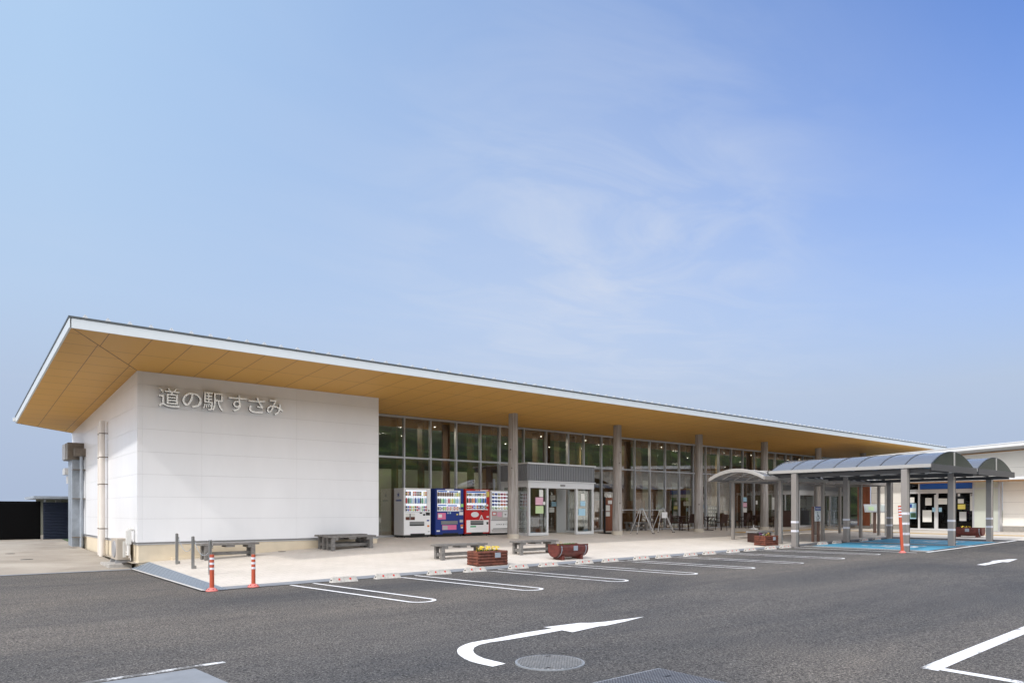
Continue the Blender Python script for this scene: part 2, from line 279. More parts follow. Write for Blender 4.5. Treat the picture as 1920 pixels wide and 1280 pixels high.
# ------------------------------------------------------------------ mesh helpers
OFF = {}
class MB:
    def __init__(s): s.v = []; s.f = []; s.m = []; s.mi = 0
    def quad(s, *p):
        i = len(s.v); s.v += [tuple(q) for q in p]; s.f.append(tuple(range(i, i+len(p)))); s.m.append(s.mi); return s
    def box(s, x0, x1, y0, y1, z0, z1, M=None):
        c = [Vector((x, y, z)) for z in (z0, z1) for y in (y0, y1) for x in (x0, x1)]
        if M: c = [M @ q for q in c]
        i = len(s.v); s.v += [tuple(q) for q in c]
        for f in ((0, 2, 3, 1), (4, 5, 7, 6), (0, 1, 5, 4), (2, 6, 7, 3), (0, 4, 6, 2), (1, 3, 7, 5)):
            s.f.append(tuple(i+k for k in f)); s.m.append(s.mi)
        return s
    def bar(s, a, b_, w, h_=None):
        a = Vector(a); b_ = Vector(b_); d = b_-a; h_ = h_ or w
        q = d.to_track_quat('Z', 'Y').to_matrix().to_4x4(); q.translation = a
        return s.box(-w/2, w/2, -h_/2, h_/2, 0, d.length, q)
    def cyl(s, a, b_, r0, r1=None, n_=12, cap=True):
        a = Vector(a); b_ = Vector(b_); r1 = r0 if r1 is None else r1
        q = (b_-a).to_track_quat('Z', 'Y').to_matrix(); i = len(s.v)
        for (c, r) in ((a, r0), (b_, r1)):
            for k in range(n_):
                u = 2*math.pi*k/n_; s.v.append(tuple(c+q @ Vector((r*math.cos(u), r*math.sin(u), 0))))
        for k in range(n_):
            j = (k+1) % n_; s.f.append((i+k, i+j, i+n_+j, i+n_+k)); s.m.append(s.mi)
        if cap:
            s.f.append(tuple(i+n_-1-k for k in range(n_))); s.m.append(s.mi); s.f.append(tuple(i+n_+k for k in range(n_))); s.m.append(s.mi)
        return s
    def tube(s, pts, r, n_=8):
        for a, b_ in zip(pts, pts[1:]): s.cyl(a, b_, r, r, n_)
        return s
    def ext(s, poly, vec):
        k = len(poly); i = len(s.v); vec = Vector(vec)
        s.v += [tuple(p) for p in poly]+[tuple(Vector(p)+vec) for p in poly]
        s.f.append(tuple(i+j for j in range(k))); s.m.append(s.mi); s.f.append(tuple(i+k+j for j in reversed(range(k)))); s.m.append(s.mi)
        for j in range(k):
            q = (j+1) % k; s.f.append((i+j, i+k+j, i+k+q, i+q)); s.m.append(s.mi)
        return s
    def build(s, name, mats, parent=None, world=True, bev=0, smooth=False):
        off = OFF.get(parent.name, Vector((0, 0, 0))) if (parent and world) else Vector((0, 0, 0))
        me = bpy.data.meshes.new(name); me.from_pydata([tuple(Vector(p)-off) for p in s.v], [], s.f)
        mats = mats if isinstance(mats, (list, tuple)) else [mats]
        for q in mats: me.materials.append(MC[q])
        for p, k in zip(me.polygons, s.m): p.material_index = min(k, len(mats)-1)
        bm = bmesh.new(); bm.from_mesh(me); bmesh.ops.recalc_face_normals(bm, faces=bm.faces); bm.to_mesh(me); bm.free()
        if smooth:
            for p in me.polygons: p.use_smooth = True
            me.set_sharp_from_angle(angle=rad(40))
        o = bpy.data.objects.new(name, me); C.objects.link(o)
        if parent: o.parent = parent; OFF[o.name] = off
        if bev:
            md = o.modifiers.new('bevel', 'BEVEL'); md.width = bev; md.segments = 2; md.limit_method = 'ANGLE'
        return o
def tag(o, label, cat, group=None, kind=None):
    if label: o['label'] = label
    if cat: o['category'] = cat
    if group: o['group'] = group
    if kind: o['kind'] = kind
    return o
def thing(name, label, cat, loc=(0, 0, 0), rz=0, group=None):
    o = bpy.data.objects.new(name, None); C.objects.link(o); o.location = loc; o.rotation_euler = (0, 0, rz); o.empty_display_size = .2
    OFF[o.name] = Vector(loc); return tag(o, label, cat, group)
def struct(o): o['kind'] = 'structure'; return o
def copy_tree(o, parent=None):
    c = o.copy(); C.objects.link(c); c.parent = parent
    for ch in list(o.children): copy_tree(ch, c)
    return c
def dup(o, loc, rz, label): 
    c = copy_tree(o); c.location = loc; c.rotation_euler = (0, 0, rz); c['label'] = label; return c
def text_mb(txt, size, ext=.0, offset=0.):
    cu = bpy.data.curves.new('txt', 'FONT'); cu.body = txt; cu.size = size; cu.extrude = ext; cu.offset = offset; cu.resolution_u = 4
    o = bpy.data.objects.new('txt', cu); C.objects.link(o); bpy.context.view_layer.update()
    dg = bpy.context.evaluated_depsgraph_get(); me = bpy.data.meshes.new_from_object(o.evaluated_get(dg))
    mb = MB(); mb.v = [tuple(v.co) for v in me.vertices]; mb.f = [tuple(p.vertices) for p in me.polygons]; mb.m = [0]*len(mb.f)
    bpy.data.objects.remove(o); bpy.data.curves.remove(cu); return mb
def fit(mb, x0, x1, z0, z1, y, depth, keep=False):
    """text in local XY -> world X (width), Z (height), thin in Y facing -Y"""
    xs = [v[0] for v in mb.v]; ys = [v[1] for v in mb.v]; zs = [v[2] for v in mb.v]
    a, b_, c_, d_ = min(xs), max(xs), min(ys), max(ys); zr = max(zs)-min(zs) or 1
    mb.v = [(x0+(v[0]-a)/(b_-a)*(x1-x0), y-(v[2]-min(zs))/zr*depth, z0+(v[1]-c_)/(d_-c_)*(z1-z0)) for v in mb.v]; return mb
# ------------------------------------------------------------------ the ground
def sheet(name, rects, dz, mt, ks=None, kp=None, hf=hh):
    mb = MB()
    for (s0, s1, p0, p1) in rects:
        S = sorted({s0, s1} | {k for k in (ks or [4, 4.15, 8.5, 11.4, 15, 18.7, 22, 26, 30.3, 34.6, 36, 39, 42]) if s0 < k < s1})
        P = sorted({p0, p1} | {k for k in (kp or [KP, 16, 18, 20, 21, 22.3, 26, 32, 40]) if p0 < k < p1})
        for a, b_ in zip(S, S[1:]):
            for c_, d_ in zip(P, P[1:]):
                e = 1e-4
                mb.quad((a, c_, hf(a+e, c_+e)+dz), (b_, c_, hf(b_-e, c_+e)+dz), (b_, d_, hf(b_-e, d_-e)+dz), (a, d_, hf(a+e, d_-e)+dz))
    return struct(mb.build(name, mt))
gm = MB().quad((-2500, -2500, -.6), (2500, -2500, -.6), (2500, 2500, -.6), (-2500, 2500, -.6)); struct(gm.build('ground', 'forest'))
flat = lambda s, P: lerp(AS, s)
sheet('car_park_asphalt', [(-120, 90, -70, 14.4), (-120, 4.1, 14.4, 20.8)], 0, 'asphalt', hf=flat)
sheet('pavement', [(4.45, 70, 14.70, 21), (4.15, 70, 21, 23.46), (36, 70, -40, 14.70)], .006, 'paving_tile')
sheet('concrete_yard', [(-120, 4.15, 20.85, 80)], .006, 'yard_concrete')
sheet('gutter', [(4.45, 25.6, 14.29, 14.72), (-120, 3.95, 20.65, 20.85)], .01, 'gutter')
sheet('gutter_east', [(35.75, 36, -40, 14.72), (25.6, 35.75, 14.29, 14.72)], .01, 'gutter')
sheet('paved_kerb', [(3.93, 4.0, 14.25, 20.6)], .03, 'kerb_white', hf=lambda s, P: lerp(AS, s))
def gz(s, P): u = (s-4.0)/.45; return -.03*(1-u)+hh(4.46, P)*u
gr = MB()
for k in range(9):
    x0 = 4.0+k*.05; gr.quad(*[(x, P, gz(x, P)+.012) for x, P in ((x0, 14.25), (x0+.037, 14.25), (x0+.037, 21.0), (x0, 21.0))])
mat('grating_steel', (.27, .32, .38), .6, .15)
tag(gr.build('drain_grating', 'grating_steel'), 'long grey steel drain grating running from the orange posts to the white wall corner', 'drain grating')
sheet('drain_channel', [(4.0, 4.45, 14.25, 21.0)], -.01, 'drain_iron', hf=gz)
# painted markings
def gpoly(name, px, mt, dz=.005, label=None):
    return world_poly(name, [G(*p)[:2] for p in px], mt, dz)
def world_poly(name, pts, mt, dz=.005, sub=True):
    bm = bmesh.new(); vs = [bm.verts.new((a, b_, 0)) for a, b_ in pts]; bm.faces.new(vs); bmesh.ops.triangulate(bm, faces=bm.faces)
    for k in (4, 8.5, 18.7, 26, 30.3, 34.6): bmesh.ops.bisect_plane(bm, geom=bm.verts[:]+bm.edges[:]+bm.faces[:], plane_co=(k, 0, 0), plane_no=(1, 0, 0))
    for v in bm.verts: v.co.z = lerp(AS, v.co.x)+dz
    bmesh.ops.recalc_face_normals(bm, faces=bm.faces)
    for f in bm.faces:
        if f.normal.z < 0: f.normal_flip()
    me = bpy.data.meshes.new(name); bm.to_mesh(me); bm.free(); me.materials.append(MC[mt]); o = bpy.data.objects.new(name, me); C.objects.link(o); return struct(o)
def strip(mb, pts, w, zf, dz=.005):
    """ribbon of width w along 2D points"""
    q = []; fine_ = []
    for a, b_ in zip(pts, pts[1:]):
        nn = max(1, int((Vector(a)-Vector(b_)).length/.8)); fine_ += [tuple(Vector(a).lerp(Vector(b_), i/nn)) for i in range(nn)]
    pts = fine_+[pts[-1]]
    for i, p in enumerate(pts):
        a = Vector(pts[max(i-1, 0)]); b_ = Vector(pts[min(i+1, len(pts)-1)]); d = (b_-a).normalized(); nn = Vector((-d.y, d.x))*w/2; p = Vector(p)
        q.append((p+nn, p-nn))
    for (a, b_), (c_, d_) in zip(q, q[1:]):
        mb.quad(*[(u.x, u.y, lerp(AS, u.x)+dz) for u in (a, b_, d_, c_)])
A1 = [(298, 603), (200, 582), (145, 566), (110, 550), (80, 530), (65, 515), (60, 495), (68, 480), (85, 468), (115, 454), (150, 443), (230, 428), (300, 418), (500, 378), (697, 348), (640, 340), (880, 311), (950, 311), (1050, 303), (1307, 270), (1180, 302), (1050, 330), (1010, 333), (830, 373), (760, 360), (600, 390), (400, 424), (280, 441), (210, 457), (175, 475), (167, 495), (175, 512), (195, 528), (240, 548), (384, 583)]
gpoly('curved_arrow_marking', [(840+x/3.556, 1080+y/3.556) for x, y in A1], 'white_paint')
A2 = [(1085, 394), (1180, 376), (1215, 370), (1185, 366), (1320, 353), (1392, 351), (1320, 374), (1280, 372), (1150, 397)]
gpoly('straight_arrow_marking', [(1560+x/4, 960+y/4) for x, y in A2], 'white_paint')
mb = MB()
strip(mb, [(7.44, 2.69), (14, 2.83), (22, 3.0)], .165, hh); strip(mb, [(7.55, 2.62), (7.48, 1.2), (7.3, -2)], .12, hh); strip(mb, [(10.55, 2.7), (10.5, 1), (10.4, -2)], .12, hh)
struct(mb.build('bay_outline_marking', 'fresh_paint'))
mb = MB(); strip(mb, [(-3, 7.12), (0, 7.32), (2.3, 7.52)], .09, hh); paint('faded_paint', (.74, .74, .74), .49, 30); struct(mb.build('edge_line_marking', 'faded_paint'))
world_poly('concrete_patch', [(-2.5, 7.08), (-2.5, 2), (2.06, 2), (2.05, 6.6), (1.98, 7.40), (0, 7.25)], 'gutter', .004)
for k in range(8):
    sx, ex = 5.93+2.5*k, 6.43+2.485*k
    mb = MB(); hw = .25; pts = [(sx-hw, 14.2)]
    for a in range(0, 181, 15):
        pts.append((ex-hw*math.cos(rad(a)), 10.35-hw*math.sin(rad(a))))
    pts.append((sx+hw, 14.2))
    P2 = []
    for a, b_ in zip(pts, pts[1:]):
        nn = 6 if (Vector(a)-Vector(b_)).length > 1 else 1
        P2 += [tuple(Vector(a).lerp(Vector(b_), i/nn)) for i in range(nn)]
    P2.append(pts[-1]); strip(mb, P2, .072, hh); o = struct(mb.build('parking_line', ['fresh_paint' if k > 1 else 'white_paint']))
# accessible bays
for (x0, x1) in ((26.9, 30.1), (30.9, 34.2)):
    world_poly('blue_bay_marking', [(x0, 9.75), (x1, 9.75), (x1, 14.0), (x0, 14.0)], 'blue_paint', .004)
mb = MB()
for s0 in (26.35, 26.75, 30.3, 30.7, 34.4): strip(mb, [(s0, 9.4), (s0, 14.2)], .12, hh, .008)
strip(mb, [(26.0, 9.45), (30.3, 9.45), (34.6, 9.5), (35.7, 9.5)], .12, hh, .008)
for s0 in (26.0,): strip(mb, [(25.4, 13.9), (25.5, 9.6)], .1, hh, .008)
struct(mb.build('accessible_bay_lines', 'white_paint'))
for cx in (28.5, 32.55):
    mb = MB(); cy = 11.5
    strip(mb, [(cx+.62*math.cos(rad(a)), cy-.1+.62*math.sin(rad(a))) for a in range(-200, 61, 20)], .17, hh, .008)
    strip(mb, [(cx-.25, cy+.75), (cx-.15, cy+.1), (cx+.5, cy+.05), (cx+.75, cy-.75), (cx+1., cy-.7)], .18, hh, .011)
    strip(mb, [(cx-.2, cy+.4), (cx+.35, cy+.4)], .14, hh, .014)
    strip(mb, [(cx-.34, cy+1.02), (cx-.12, cy+1.02)], .24, hh, .008); struct(mb.build('wheelchair_symbol_marking', 'white_paint'))
mb = MB(); strip(mb, [(33.5, 8.2), (36, 8.3)], .1, hh); struct(mb.build('white_line_marking', 'worn_paint'))
sheet('tactile_paving', [(38.9, 39.5, 8, 20.5), (39.5, 46, 19.7, 20.3), (31, 38.9, 19.75, 20.35)], .012, 'tactile')
# wooded hill on the other side of the car park (seen mirrored in the glazing)
mb = MB(); NX, NY = 110, 24; g0 = []
for j in range(NY):
    for i in range(NX):
        x = -220+i*9.; y = -62-j*7.5
        r = max(0, (j-1.))/9.; hgt = (34+10*noise.noise(Vector((x*.012, 3, 0))))*(1-math.exp(-r*1.9))
        hgt += (2.6*noise.noise(Vector((x*.13, y*.13, 0)))+1.6*noise.noise(Vector((x*.41, y*.4, 5))))*min(1, r*2) if j else 0
        mb.v.append((x+3*noise.noise(Vector((x, y, 1))), y, max(hgt, -.3)))
for j in range(NY-1):
    for i in range(NX-1):
        k = j*NX+i; mb.f.append((k, k+1, k+NX+1, k+NX)); mb.m.append(0)
struct(mb.build('wooded_hill', 'forest'))
# ------------------------------------------------------------------ main building
def zs(P): return 5.49-.056*(P-17.72)
S0, PF, PW, PG = 4.15, 17.72, 21.0, 23.43
B1 = thing('station_building', 'long white roadside building with deep tan soffit, timber columns and glazed front', 'building', (4.15, 21, .12))
def clip_top(poly, f):
    out = []
    for a, b_ in zip(poly, poly[1:]+poly[:1]):
        ia, ib = a[1] <= f(a[0]), b_[1] <= f(b_[0])
        if ia: out.append(a)
        if ia != ib:
            lo, hi = 0., 1.
            for _ in range(30):
                mid = (lo+hi)/2; p = (a[0]+(b_[0]-a[0])*mid, a[1]+(b_[1]-a[1])*mid)
                if (p[1] <= f(p[0])) == ia: lo = mid
                else: hi = mid
            out.append(p)
    return out
ZJ = [.67, 1.31, 1.91, 2.52, 3.13, 3.75, 4.36, 4.95, 5.6]
mb = MB(); g = .005
for z0, z1 in zip(ZJ, ZJ[1:]):
    z1 = min(z1, zs(PW)-.002)
    for x0, x1 in zip([4.15, 4.27, 5.80, 8.58, 11.34], [4.27, 5.80, 8.58, 11.34, 11.43]):
        mb.box(x0+(.002 if x0 > 4.2 else 0), x1, PW, PW+.04, z0+g, z1)
mb.mi = 1; mb.box(S0+.012, 11.42, PW+.012, PW+.2, .6, zs(PW+.2))
mb.build('front_wall', ['wall_panel', 'panel_gap'], B1)
mb = MB(); PJ = [21.12, 23.9, 26.7, 29.5, 32.3, 32.9]
for z0, z1 in zip(ZJ, ZJ[1:]):
    for p0, p1 in zip([21.042]+PJ[0:], PJ):
        po = clip_top([(p0+g, z0+g), (p1, z0+g), (p1, z1), (p0+g, z1)], zs)
        if len(po) > 2: mb.ext([(S0, p, z) for p, z in po], (.04, 0, 0))
mb.mi = 1; mb.ext([(S0+.012, p, z) for p, z in ((21.2, .6), (32.88, .6), (32.88, zs(32.88)), (21.2, zs(21.2)))], (.2, 0, 0))
mb.build('side_wall', ['wall_panel', 'panel_gap'], B1)
MB().box(11.39, 11.428, PW+.2, PG-.03, .67, zs(PG)-.005).build('return_wall', 'wall_panel', B1)
mb = MB().box(S0+.03, 11.40, PW+.035, PW+.3, -.3, .655).box(S0+.03, S0+.3, PW+.3, 32.9, -.3, .655).box(11.2, 11.40, PW+.3, PG, 0, .655)
mb.box(5.0, 6.1, PW-.09, PW+.03, 0, .245).build('plinth', 'plinth', B1, bev=.008)
MB().box(S0-.025, 11.45, PW-.025, PW+.03, .648, .668).box(S0-.025, S0+.02, PW+.03, 32.92, .648, .668).build('flashing', 'flashing', B1)
MB().box(S0+.3, 51.9, 32.75, 32.9, 0, zs(32.8)+.02).build('rear_wall', 'int_dark', B1); MB().ext([(51.9, p, z) for p, z in ((PG+.1, 0), (32.9, 0), (32.9, zs(32.9)+.02), (PG+.1, zs(PG+.1)+.02))], (.1, 0, 0)).build('end_wall', 'int_dark', B1)
# roof
OUT = [(2.2, PF), (52, PF), (52, 32.9), (4.15, 32.9), (2.2, 31.3)]
mb = MB(); mb.ext([(x+(-.035 if x < 3 else 0), y-(.035 if y < 18 else 0), zs(y)+.20) for x, y in OUT], (0, 0, .045)); mb.build('roof', 'roof_metal', B1)
mb = MB(); s = 2.48
while s < 51.9:
    mb.box(s-.02, s+.02, 17.72, 31 if s < 4.2 else 32.8, 0, .05, Matrix.Translation((0, 0, 0)) @ Matrix.Shear('XY', 4, (0, 0)) if False else None) if False else None
    for (a, b_) in ((17.72, 24.5), (24.5, 31.2)):
        mb.quad((s-.02, a, zs(a)+.244), (s-.02, b_, zs(b_)+.244), (s, b_, zs(b_)+.31), (s, a, zs(a)+.31)); mb.quad((s+.02, a, zs(a)+.244), (s+.02, b_, zs(b_)+.244), (s, b_, zs(b_)+.31), (s, a, zs(a)+.31))
    z = zs(17.72)+.245
    mb.quad((s-.06, 17.70, z), (s+.06, 17.70, z), (s+.012, 17.74, z+.078), (s-.012, 17.74, z+.078)); mb.quad((s-.06, 17.70, z), (s-.012, 17.74, z+.078), (s-.02, 17.95, z+.04)); mb.quad((s+.06, 17.70, z), (s+.012, 17.74, z+.078), (s+.02, 17.95, z+.04))
    s += .4365
mb.build('roof_seams', 'seam_metal', B1)
mb = MB().box(2.2, 52, PF-.02, PF+.02, zs(PF)-.01, zs(PF)+.2)
mb.ext([(2.18, y, z) for y, z in ((PF-.02, zs(PF)-.01), (31.3, zs(31.3)-.01), (31.3, zs(31.3)+.2), (PF-.02, zs(PF)+.2))], (.04, 0, 0))
mb.ext([(2.2, 31.28, zs(31.3)-.01), (4.15, 32.88, zs(32.9)-.01), (4.15, 32.88, zs(32.9)+.2), (2.2, 31.28, zs(31.3)+.2)], (0, .04, 0))
mb.build('fascia', 'fascia_metal', B1)
MB().box(2.1, 2.18, 31.1, 31.3, zs(31.3)+.05, zs(31.3)+.17).build('gutter_end', 'white_alu', B1)
mb = MB(); mb.quad(*[(x, y, zs(y)) for x, y in ((2.22, PF+.02), (52, PF+.02), (52, PG), (11.43, PG), (11.43, PW), (S0, PW))]); mb.build('soffit', 'soffit_board', B1)
mb = MB(); mb.quad(*[(x, y, zs(y)) for x, y in ((2.22, PF+.02), (S0, PW), (S0, 32.88), (2.22, 31.28))]); mb.build('side_soffit', 'soffit_side_board', B1)
mb = MB(); mb.bar((2.25, PF+.04, zs(PF)-.002), (S0-.01, PW-.02, zs(PW)-.002), .012, .006); mb.build('soffit_joint', 'dark_wood', B1)
# columns
for k in range(6):
    s = 17.35+6.005*k; z0 = hh(s, 21.1)
    c = MB().cyl((s, 21.1, z0+.15), (s+.01, 21.1, zs(21.1)+.05), .222, .178, 22, False).build('column', 'weathered_log', B1, smooth=True)
    MB().cyl((s, 21.1, z0-.1), (s, 21.1, z0+.17), .25, .245, 24).build('column_base', 'collar', c, smooth=True, bev=.01)
# glazing
MU = [11.48, 12.62, 13.84, 15.04, 16.27, 17.5, 18.51, 19.87, 21.2, 22.56, 23.59, 24.79, 26.0, 27.22, 28.41, 29.65, 30.85, 32.09, 33.23, 34.49, 35.71, 36.9, 38.13, 39.33, 40.52, 41.76, 42.46, 43.93, 45.4, 47.05, 47.73, 49.0, 50.3, 51.9]
zt = zs(PG)
mb = MB()
for k, s in enumerate(MU):
    w = .03 if k not in (6, 9) else .045
    mb.box(s-w, s+w, PG-.05, PG+.09, .5, zt-.01)
a, b_ = MU[0], MU[-1]
for z0, z1, s0_, s1_, d in ((.50, .60, a, 18.5, .02), (.50, .60, 22.5, b_, .02), (3.53, 3.595, a, b_, .008), (zt-.085, zt-.015, a, b_, .012), (1.535, 1.575, 24.79, 29.65, .004), (4.0, 4.02, a, a+.01, .0)):
    mb.box(s0_, s1_, PG-.05-d, PG+.08, z0, z1)
wf = mb.build('window_frame', 'frame_alu', B1)
for x0, x1 in zip(MU, MU[1:]):
    if x0 > 18.4 and x0 < 22.4: MB().box(x0+.03, x1-.03, PG+.01, PG+.018, 3.6, zt-.09).build('window_pane', 'glass', B1)
    else: MB().box(x0+.03, x1-.03, PG+.01, PG+.018, .6, 3.53).box(x0+.03, x1-.03, PG+.01, PG+.018, 3.6, zt-.09).build('window_pane', 'glass', B1)
# interior
MB().quad((11.5, PG, .56), (51.9, PG, .56), (51.9, 32.7, .56), (11.5, 32.7, .56)).build('interior_floor', 'int_floor', B1)
MB().quad((11.5, PG+.1, zt-.02), (51.9, PG+.1, zt-.02), (51.9, 32.7, zs(32.7)-.02), (11.5, 32.7, zs(32.7)-.02)).build('interior_ceiling', 'int_ceiling', B1)
MB().box(11.6, 24.0, 28.6, 28.75, .56, 3.45).build('partition', 'int_wall', B1); MB().box(33.5, 38.5, 28.6, 28.75, .56, 3.3).build('partition', 'int_wall', B1); MB().box(11.45, 11.6, 23.5, 32.7, .5, zs(32.7)-.03).build('end_partition', 'int_wall', B1)
for k in range(7):
    for P in (25.2, 29.8 if k > 2 else 26.9):
        la = bpy.data.lights.new('ceiling_light', 'AREA'); la.energy = 18; la.size = .5; la.color = (1, .86, .68); lo = bpy.data.objects.new('ceiling_light', la); C.objects.link(lo); lo.location = (14.7+6*k-4.15, P-21, zs(P)-.12-.12); lo.parent = B1
mb = MB()
for s in MU[1:]: mb.box(s-.055, s+.055, 23.95, 24.3, .56, zs(24.3)-.03)
mb.box(11.5, 51.9, 24.31, 24.43, 3.35, 3.6); mb.build('timber_fins', 'glulam', B1)
for k in range(6):
    s = 19.75+6*k; MB().cyl((s, 26, .56), (s, 26, zs(26)-.03), .19, .16, 16).build('interior_column', 'log_pale', B1, smooth=True)
for k in range(13):
    for P in (24.9, 27.6): MB().cyl((13.2+3*k, P, zs(P)-.05), (13.2+3*k, P, zs(P)-.035), .035, .035, 10).build('ceiling_lamp', 'lamp', B1)
for q in ((26.6, 30.4, 25.4, 25.9, .56, 2.05), (31.2, 33.0, 26.2, 26.8, .56, 1.45), (36.2, 39.0, 25.2, 25.7, .56, 1.5)): MB().box(*q).build('service_counter', 'counter', B1)
for (x0, x1, y0, y1) in ((1182, 1230, 900, 940), (1300, 1312, 905, 975), (1436, 1452, 925, 970)):
    s0_, z1 = onP(x0, y0, 27.4); s1_, z0 = onP(x1, y1, 27.4); MB().box(s0_, s1_, 27.4, 27.45, max(z0, .6), z1).build('display_shelf', 'int_wall', B1)
def onpanel(parent, name, mt, x0, x1, y0, y1, P, th=.012):
    a, z1 = onP(x0, y0, P); b2, z0 = onP(x1, y1, P); zc = onP((x0+x1)/2, y0, P)[1], onP((x0+x1)/2, y1, P)[1]
    return MB().box(a, b2, P-th, P, zc[1], zc[0]).build(name, mt, parent)
onpanel(B1, 'banner', 'banner_yellow', 1279, 1297, 915, 948, 25.0); onpanel(B1, 'banner', 'int_green', 1253, 1262, 912, 966, 24.8)
onpanel(B1, 'menu_board', 'black', 1327, 1345, 948, 985, 23.9)
for r_ in range(5):
    for c_ in range(4): onpanel(B1, 'menu_card', 'paper', 1328.5+c_*4, 1331+c_*4, 950.5+r_*6.8, 954+r_*6.8, 23.87, .01)
onpanel(B1, 'inner_door_frame', 'white_alu', 1381, 1409, 924, 928, 25.0); onpanel(B1, 'inner_door_frame', 'white_alu', 1381, 1383, 928, 975, 25.0)
for (mt, x0, x1, y0, y1) in (('paper_blue', 1393, 1400, 932, 940), ('paper_pink', 1393, 1400, 942, 950), ('paper', 1393, 1400, 952, 960), ('paper', 1499, 1510.5, 935, 951), ('paper', 1512, 1523, 931, 953), ('paper', 1417, 1420, 938, 945), ('paper', 1447, 1453, 932, 955)):
    onpanel(B1, 'paper_notice', mt, x0, x1, y0, y1, PG-.055)
# corrugated band helper along X
def corr(mb, x0, x1, y, z0, z1, pitch=.1, d=.03, axis=0):
    n_ = max(1, int((x1-x0)/pitch)); p = (x1-x0)/n_
    for k in range(n_):
        a = x0+k*p; q = [(a, 0), (a+.3*p, 0), (a+.42*p, d), (a+.88*p, d), (a+p, 0)]
        for (u0, v0), (u1, v1) in zip(q, q[1:]):
            pt = [(u0, y-v0, z0), (u1, y-v1, z0), (u1, y-v1, z1), (u0, y-v0, z1)]
            if axis: pt = [(b4, a4, c4) for a4, b4, c4 in pt]
            mb.quad(*pt)
def vestibule(s0_, s1_, p0, zb, leaf):
    v = MB().box(s0_+.05, s1_-.05, p0+.04, PG-.05, 2.75, 3.42); v = v.build('vestibule_roof', 'dark_corrugated', B1)
    mb = MB(); corr(mb, s0_, s1_, p0, 2.76, 3.43); corr(mb, p0, PG-.05, s0_, 2.76, 3.43, axis=1); mb.build('corrugated_band', 'dark_corrugated', v)
    MB().box(s0_-.06, s1_+.06, p0-.06, PG-.06, 3.43, 3.49).box(s0_-.05, s1_+.05, p0-.05, PG-.06, 2.71, 2.755).build('trim', 'white_alu', v)
    xs = leaf; mb = MB().box(s0_, s1_, p0, p0+.12, 2.46, 2.705)
    for x in xs: mb.box(x-.045, x+.045, p0+.003, p0+.11, zb, 2.46)
    for a, b3 in ((xs[0], xs[1]), (xs[-2], xs[-1])): mb.box(a+.045, b3-.045, p0+.01, p0+.10, zb, zb+.12)
    mb.box(s0_, s0_+.09, PG-.2, PG-.06, zb, 2.7).box(s0_+.005, s0_+.08, p0+.12, PG-.2, 2.5, 2.7).box(s0_+.005, s0_+.08, p0+.12, PG-.2, zb, zb+.12).box(s0_+.01, s0_+.07, p0+.9, p0+.96, zb, 2.5)
    mb.box(s1_-.09, s1_, p0+.12, PG-.06, 2.5, 2.7).box(s1_-.09, s1_, p0+.12, PG-.06, zb, zb+.12)
    d = mb.build('vestibule_frame', 'white_alu', B1, bev=.004)
    for a, b3 in ((xs[0], xs[1]), (xs[-2], xs[-1])):
        lf = MB().box(a+.045, b3-.045, p0+.05, p0+.058, zb+.12, 2.46); lf.build('door_glass', 'glass', B1)
    MB().box(s0_+.035, s0_+.043, p0+.12, PG-.2, zb+.12, 2.5).build('door_glass', 'glass', B1)
    MB().box(s1_-.05, s1_-.042, p0+.12, PG-.2, zb+.12, 2.5).build('door_glass', 'glass', B1)
    MB().box((s0_+s1_)/2-.12, (s0_+s1_)/2+.12, p0-.04, p0, 2.55, 2.62).build('door_sensor', 'grey_mid', B1)
P1 = 21.6; zf = .50; xs = [onP(x, 950, P1)[0] for x in (993, 1027, 1082, 1112)]
vestibule(18.57, 22.4, P1, zf, xs)
# sliding leaf parked behind the right panel, inner doors
mb = MB(); lx = onP(1079, 950, P1+.15)[0]
for x in (lx-.03, lx+.9): mb.box(x, x+.06, P1+.14, P1+.18, zf, 2.45)
mb.box(lx, lx+.9, P1+.141, P1+.179, zf, zf+.1); mb.build('sliding_door', 'white_alu', B1)
mb = MB().box(18.62, 19.0, PG-.045, PG+.08, .5, 3.5).box(21.9, 22.4, PG-.045, PG+.08, .5, 3.5).box(19.0, 21.9, PG-.045, PG+.08, 2.55, 2.8)
for x in (19.0, 19.95, 20.9, 21.85): mb.box(x, x+.06, PG-.04, PG+.06, .5, 2.55)
mb.build('inner_door_frame', 'white_alu', B1); MB().box(19.06, 19.95, PG, PG+.01, .5, 2.55).box(20.96, 21.85, PG, PG+.01, .5, 2.55).build('inner_door_glass', 'glass', B1)
for (mt, x0, x1, y0, y1) in (('paper', 1011, 1018, 918, 931), ('paper_pink', 1004, 1018, 932, 946), ('paper', 1017, 1022, 940, 946), ('paper_green', 1004, 1018.5, 948, 962), ('paper', 1089, 1096, 925, 938), ('paper_blue', 1088, 1097, 939, 948), ('paper_blue', 1084.5, 1097, 953, 966)):
    onpanel(B1, 'paper_notice', mt, x0, x1, y0, y1, P1+.048)
for (mt, x0, x1, y0, y1) in (('paper', 1032, 1041, 928, 937), ('paper_blue', 1034, 1043, 940, 949), ('paper', 1030, 1039, 951, 960)):
    onpanel(B1, 'paper_notice', mt, x0, x1, y0, y1, PG-.05)
vestibule(40.45, 46.6, 21.8, zf, [40.5, 42.3, 44.4, 46.5])
# flue stack beside vestibule
MB().cyl((18.05, 23.2, .5), (18.05, 23.2, 2.55), .03, .03, 10).cyl((18.05, 23.2, 2.5), (18.05, 23.2, 2.85), .055, .055, 12).build('flue_pipe', 'galv', B1, smooth=True)
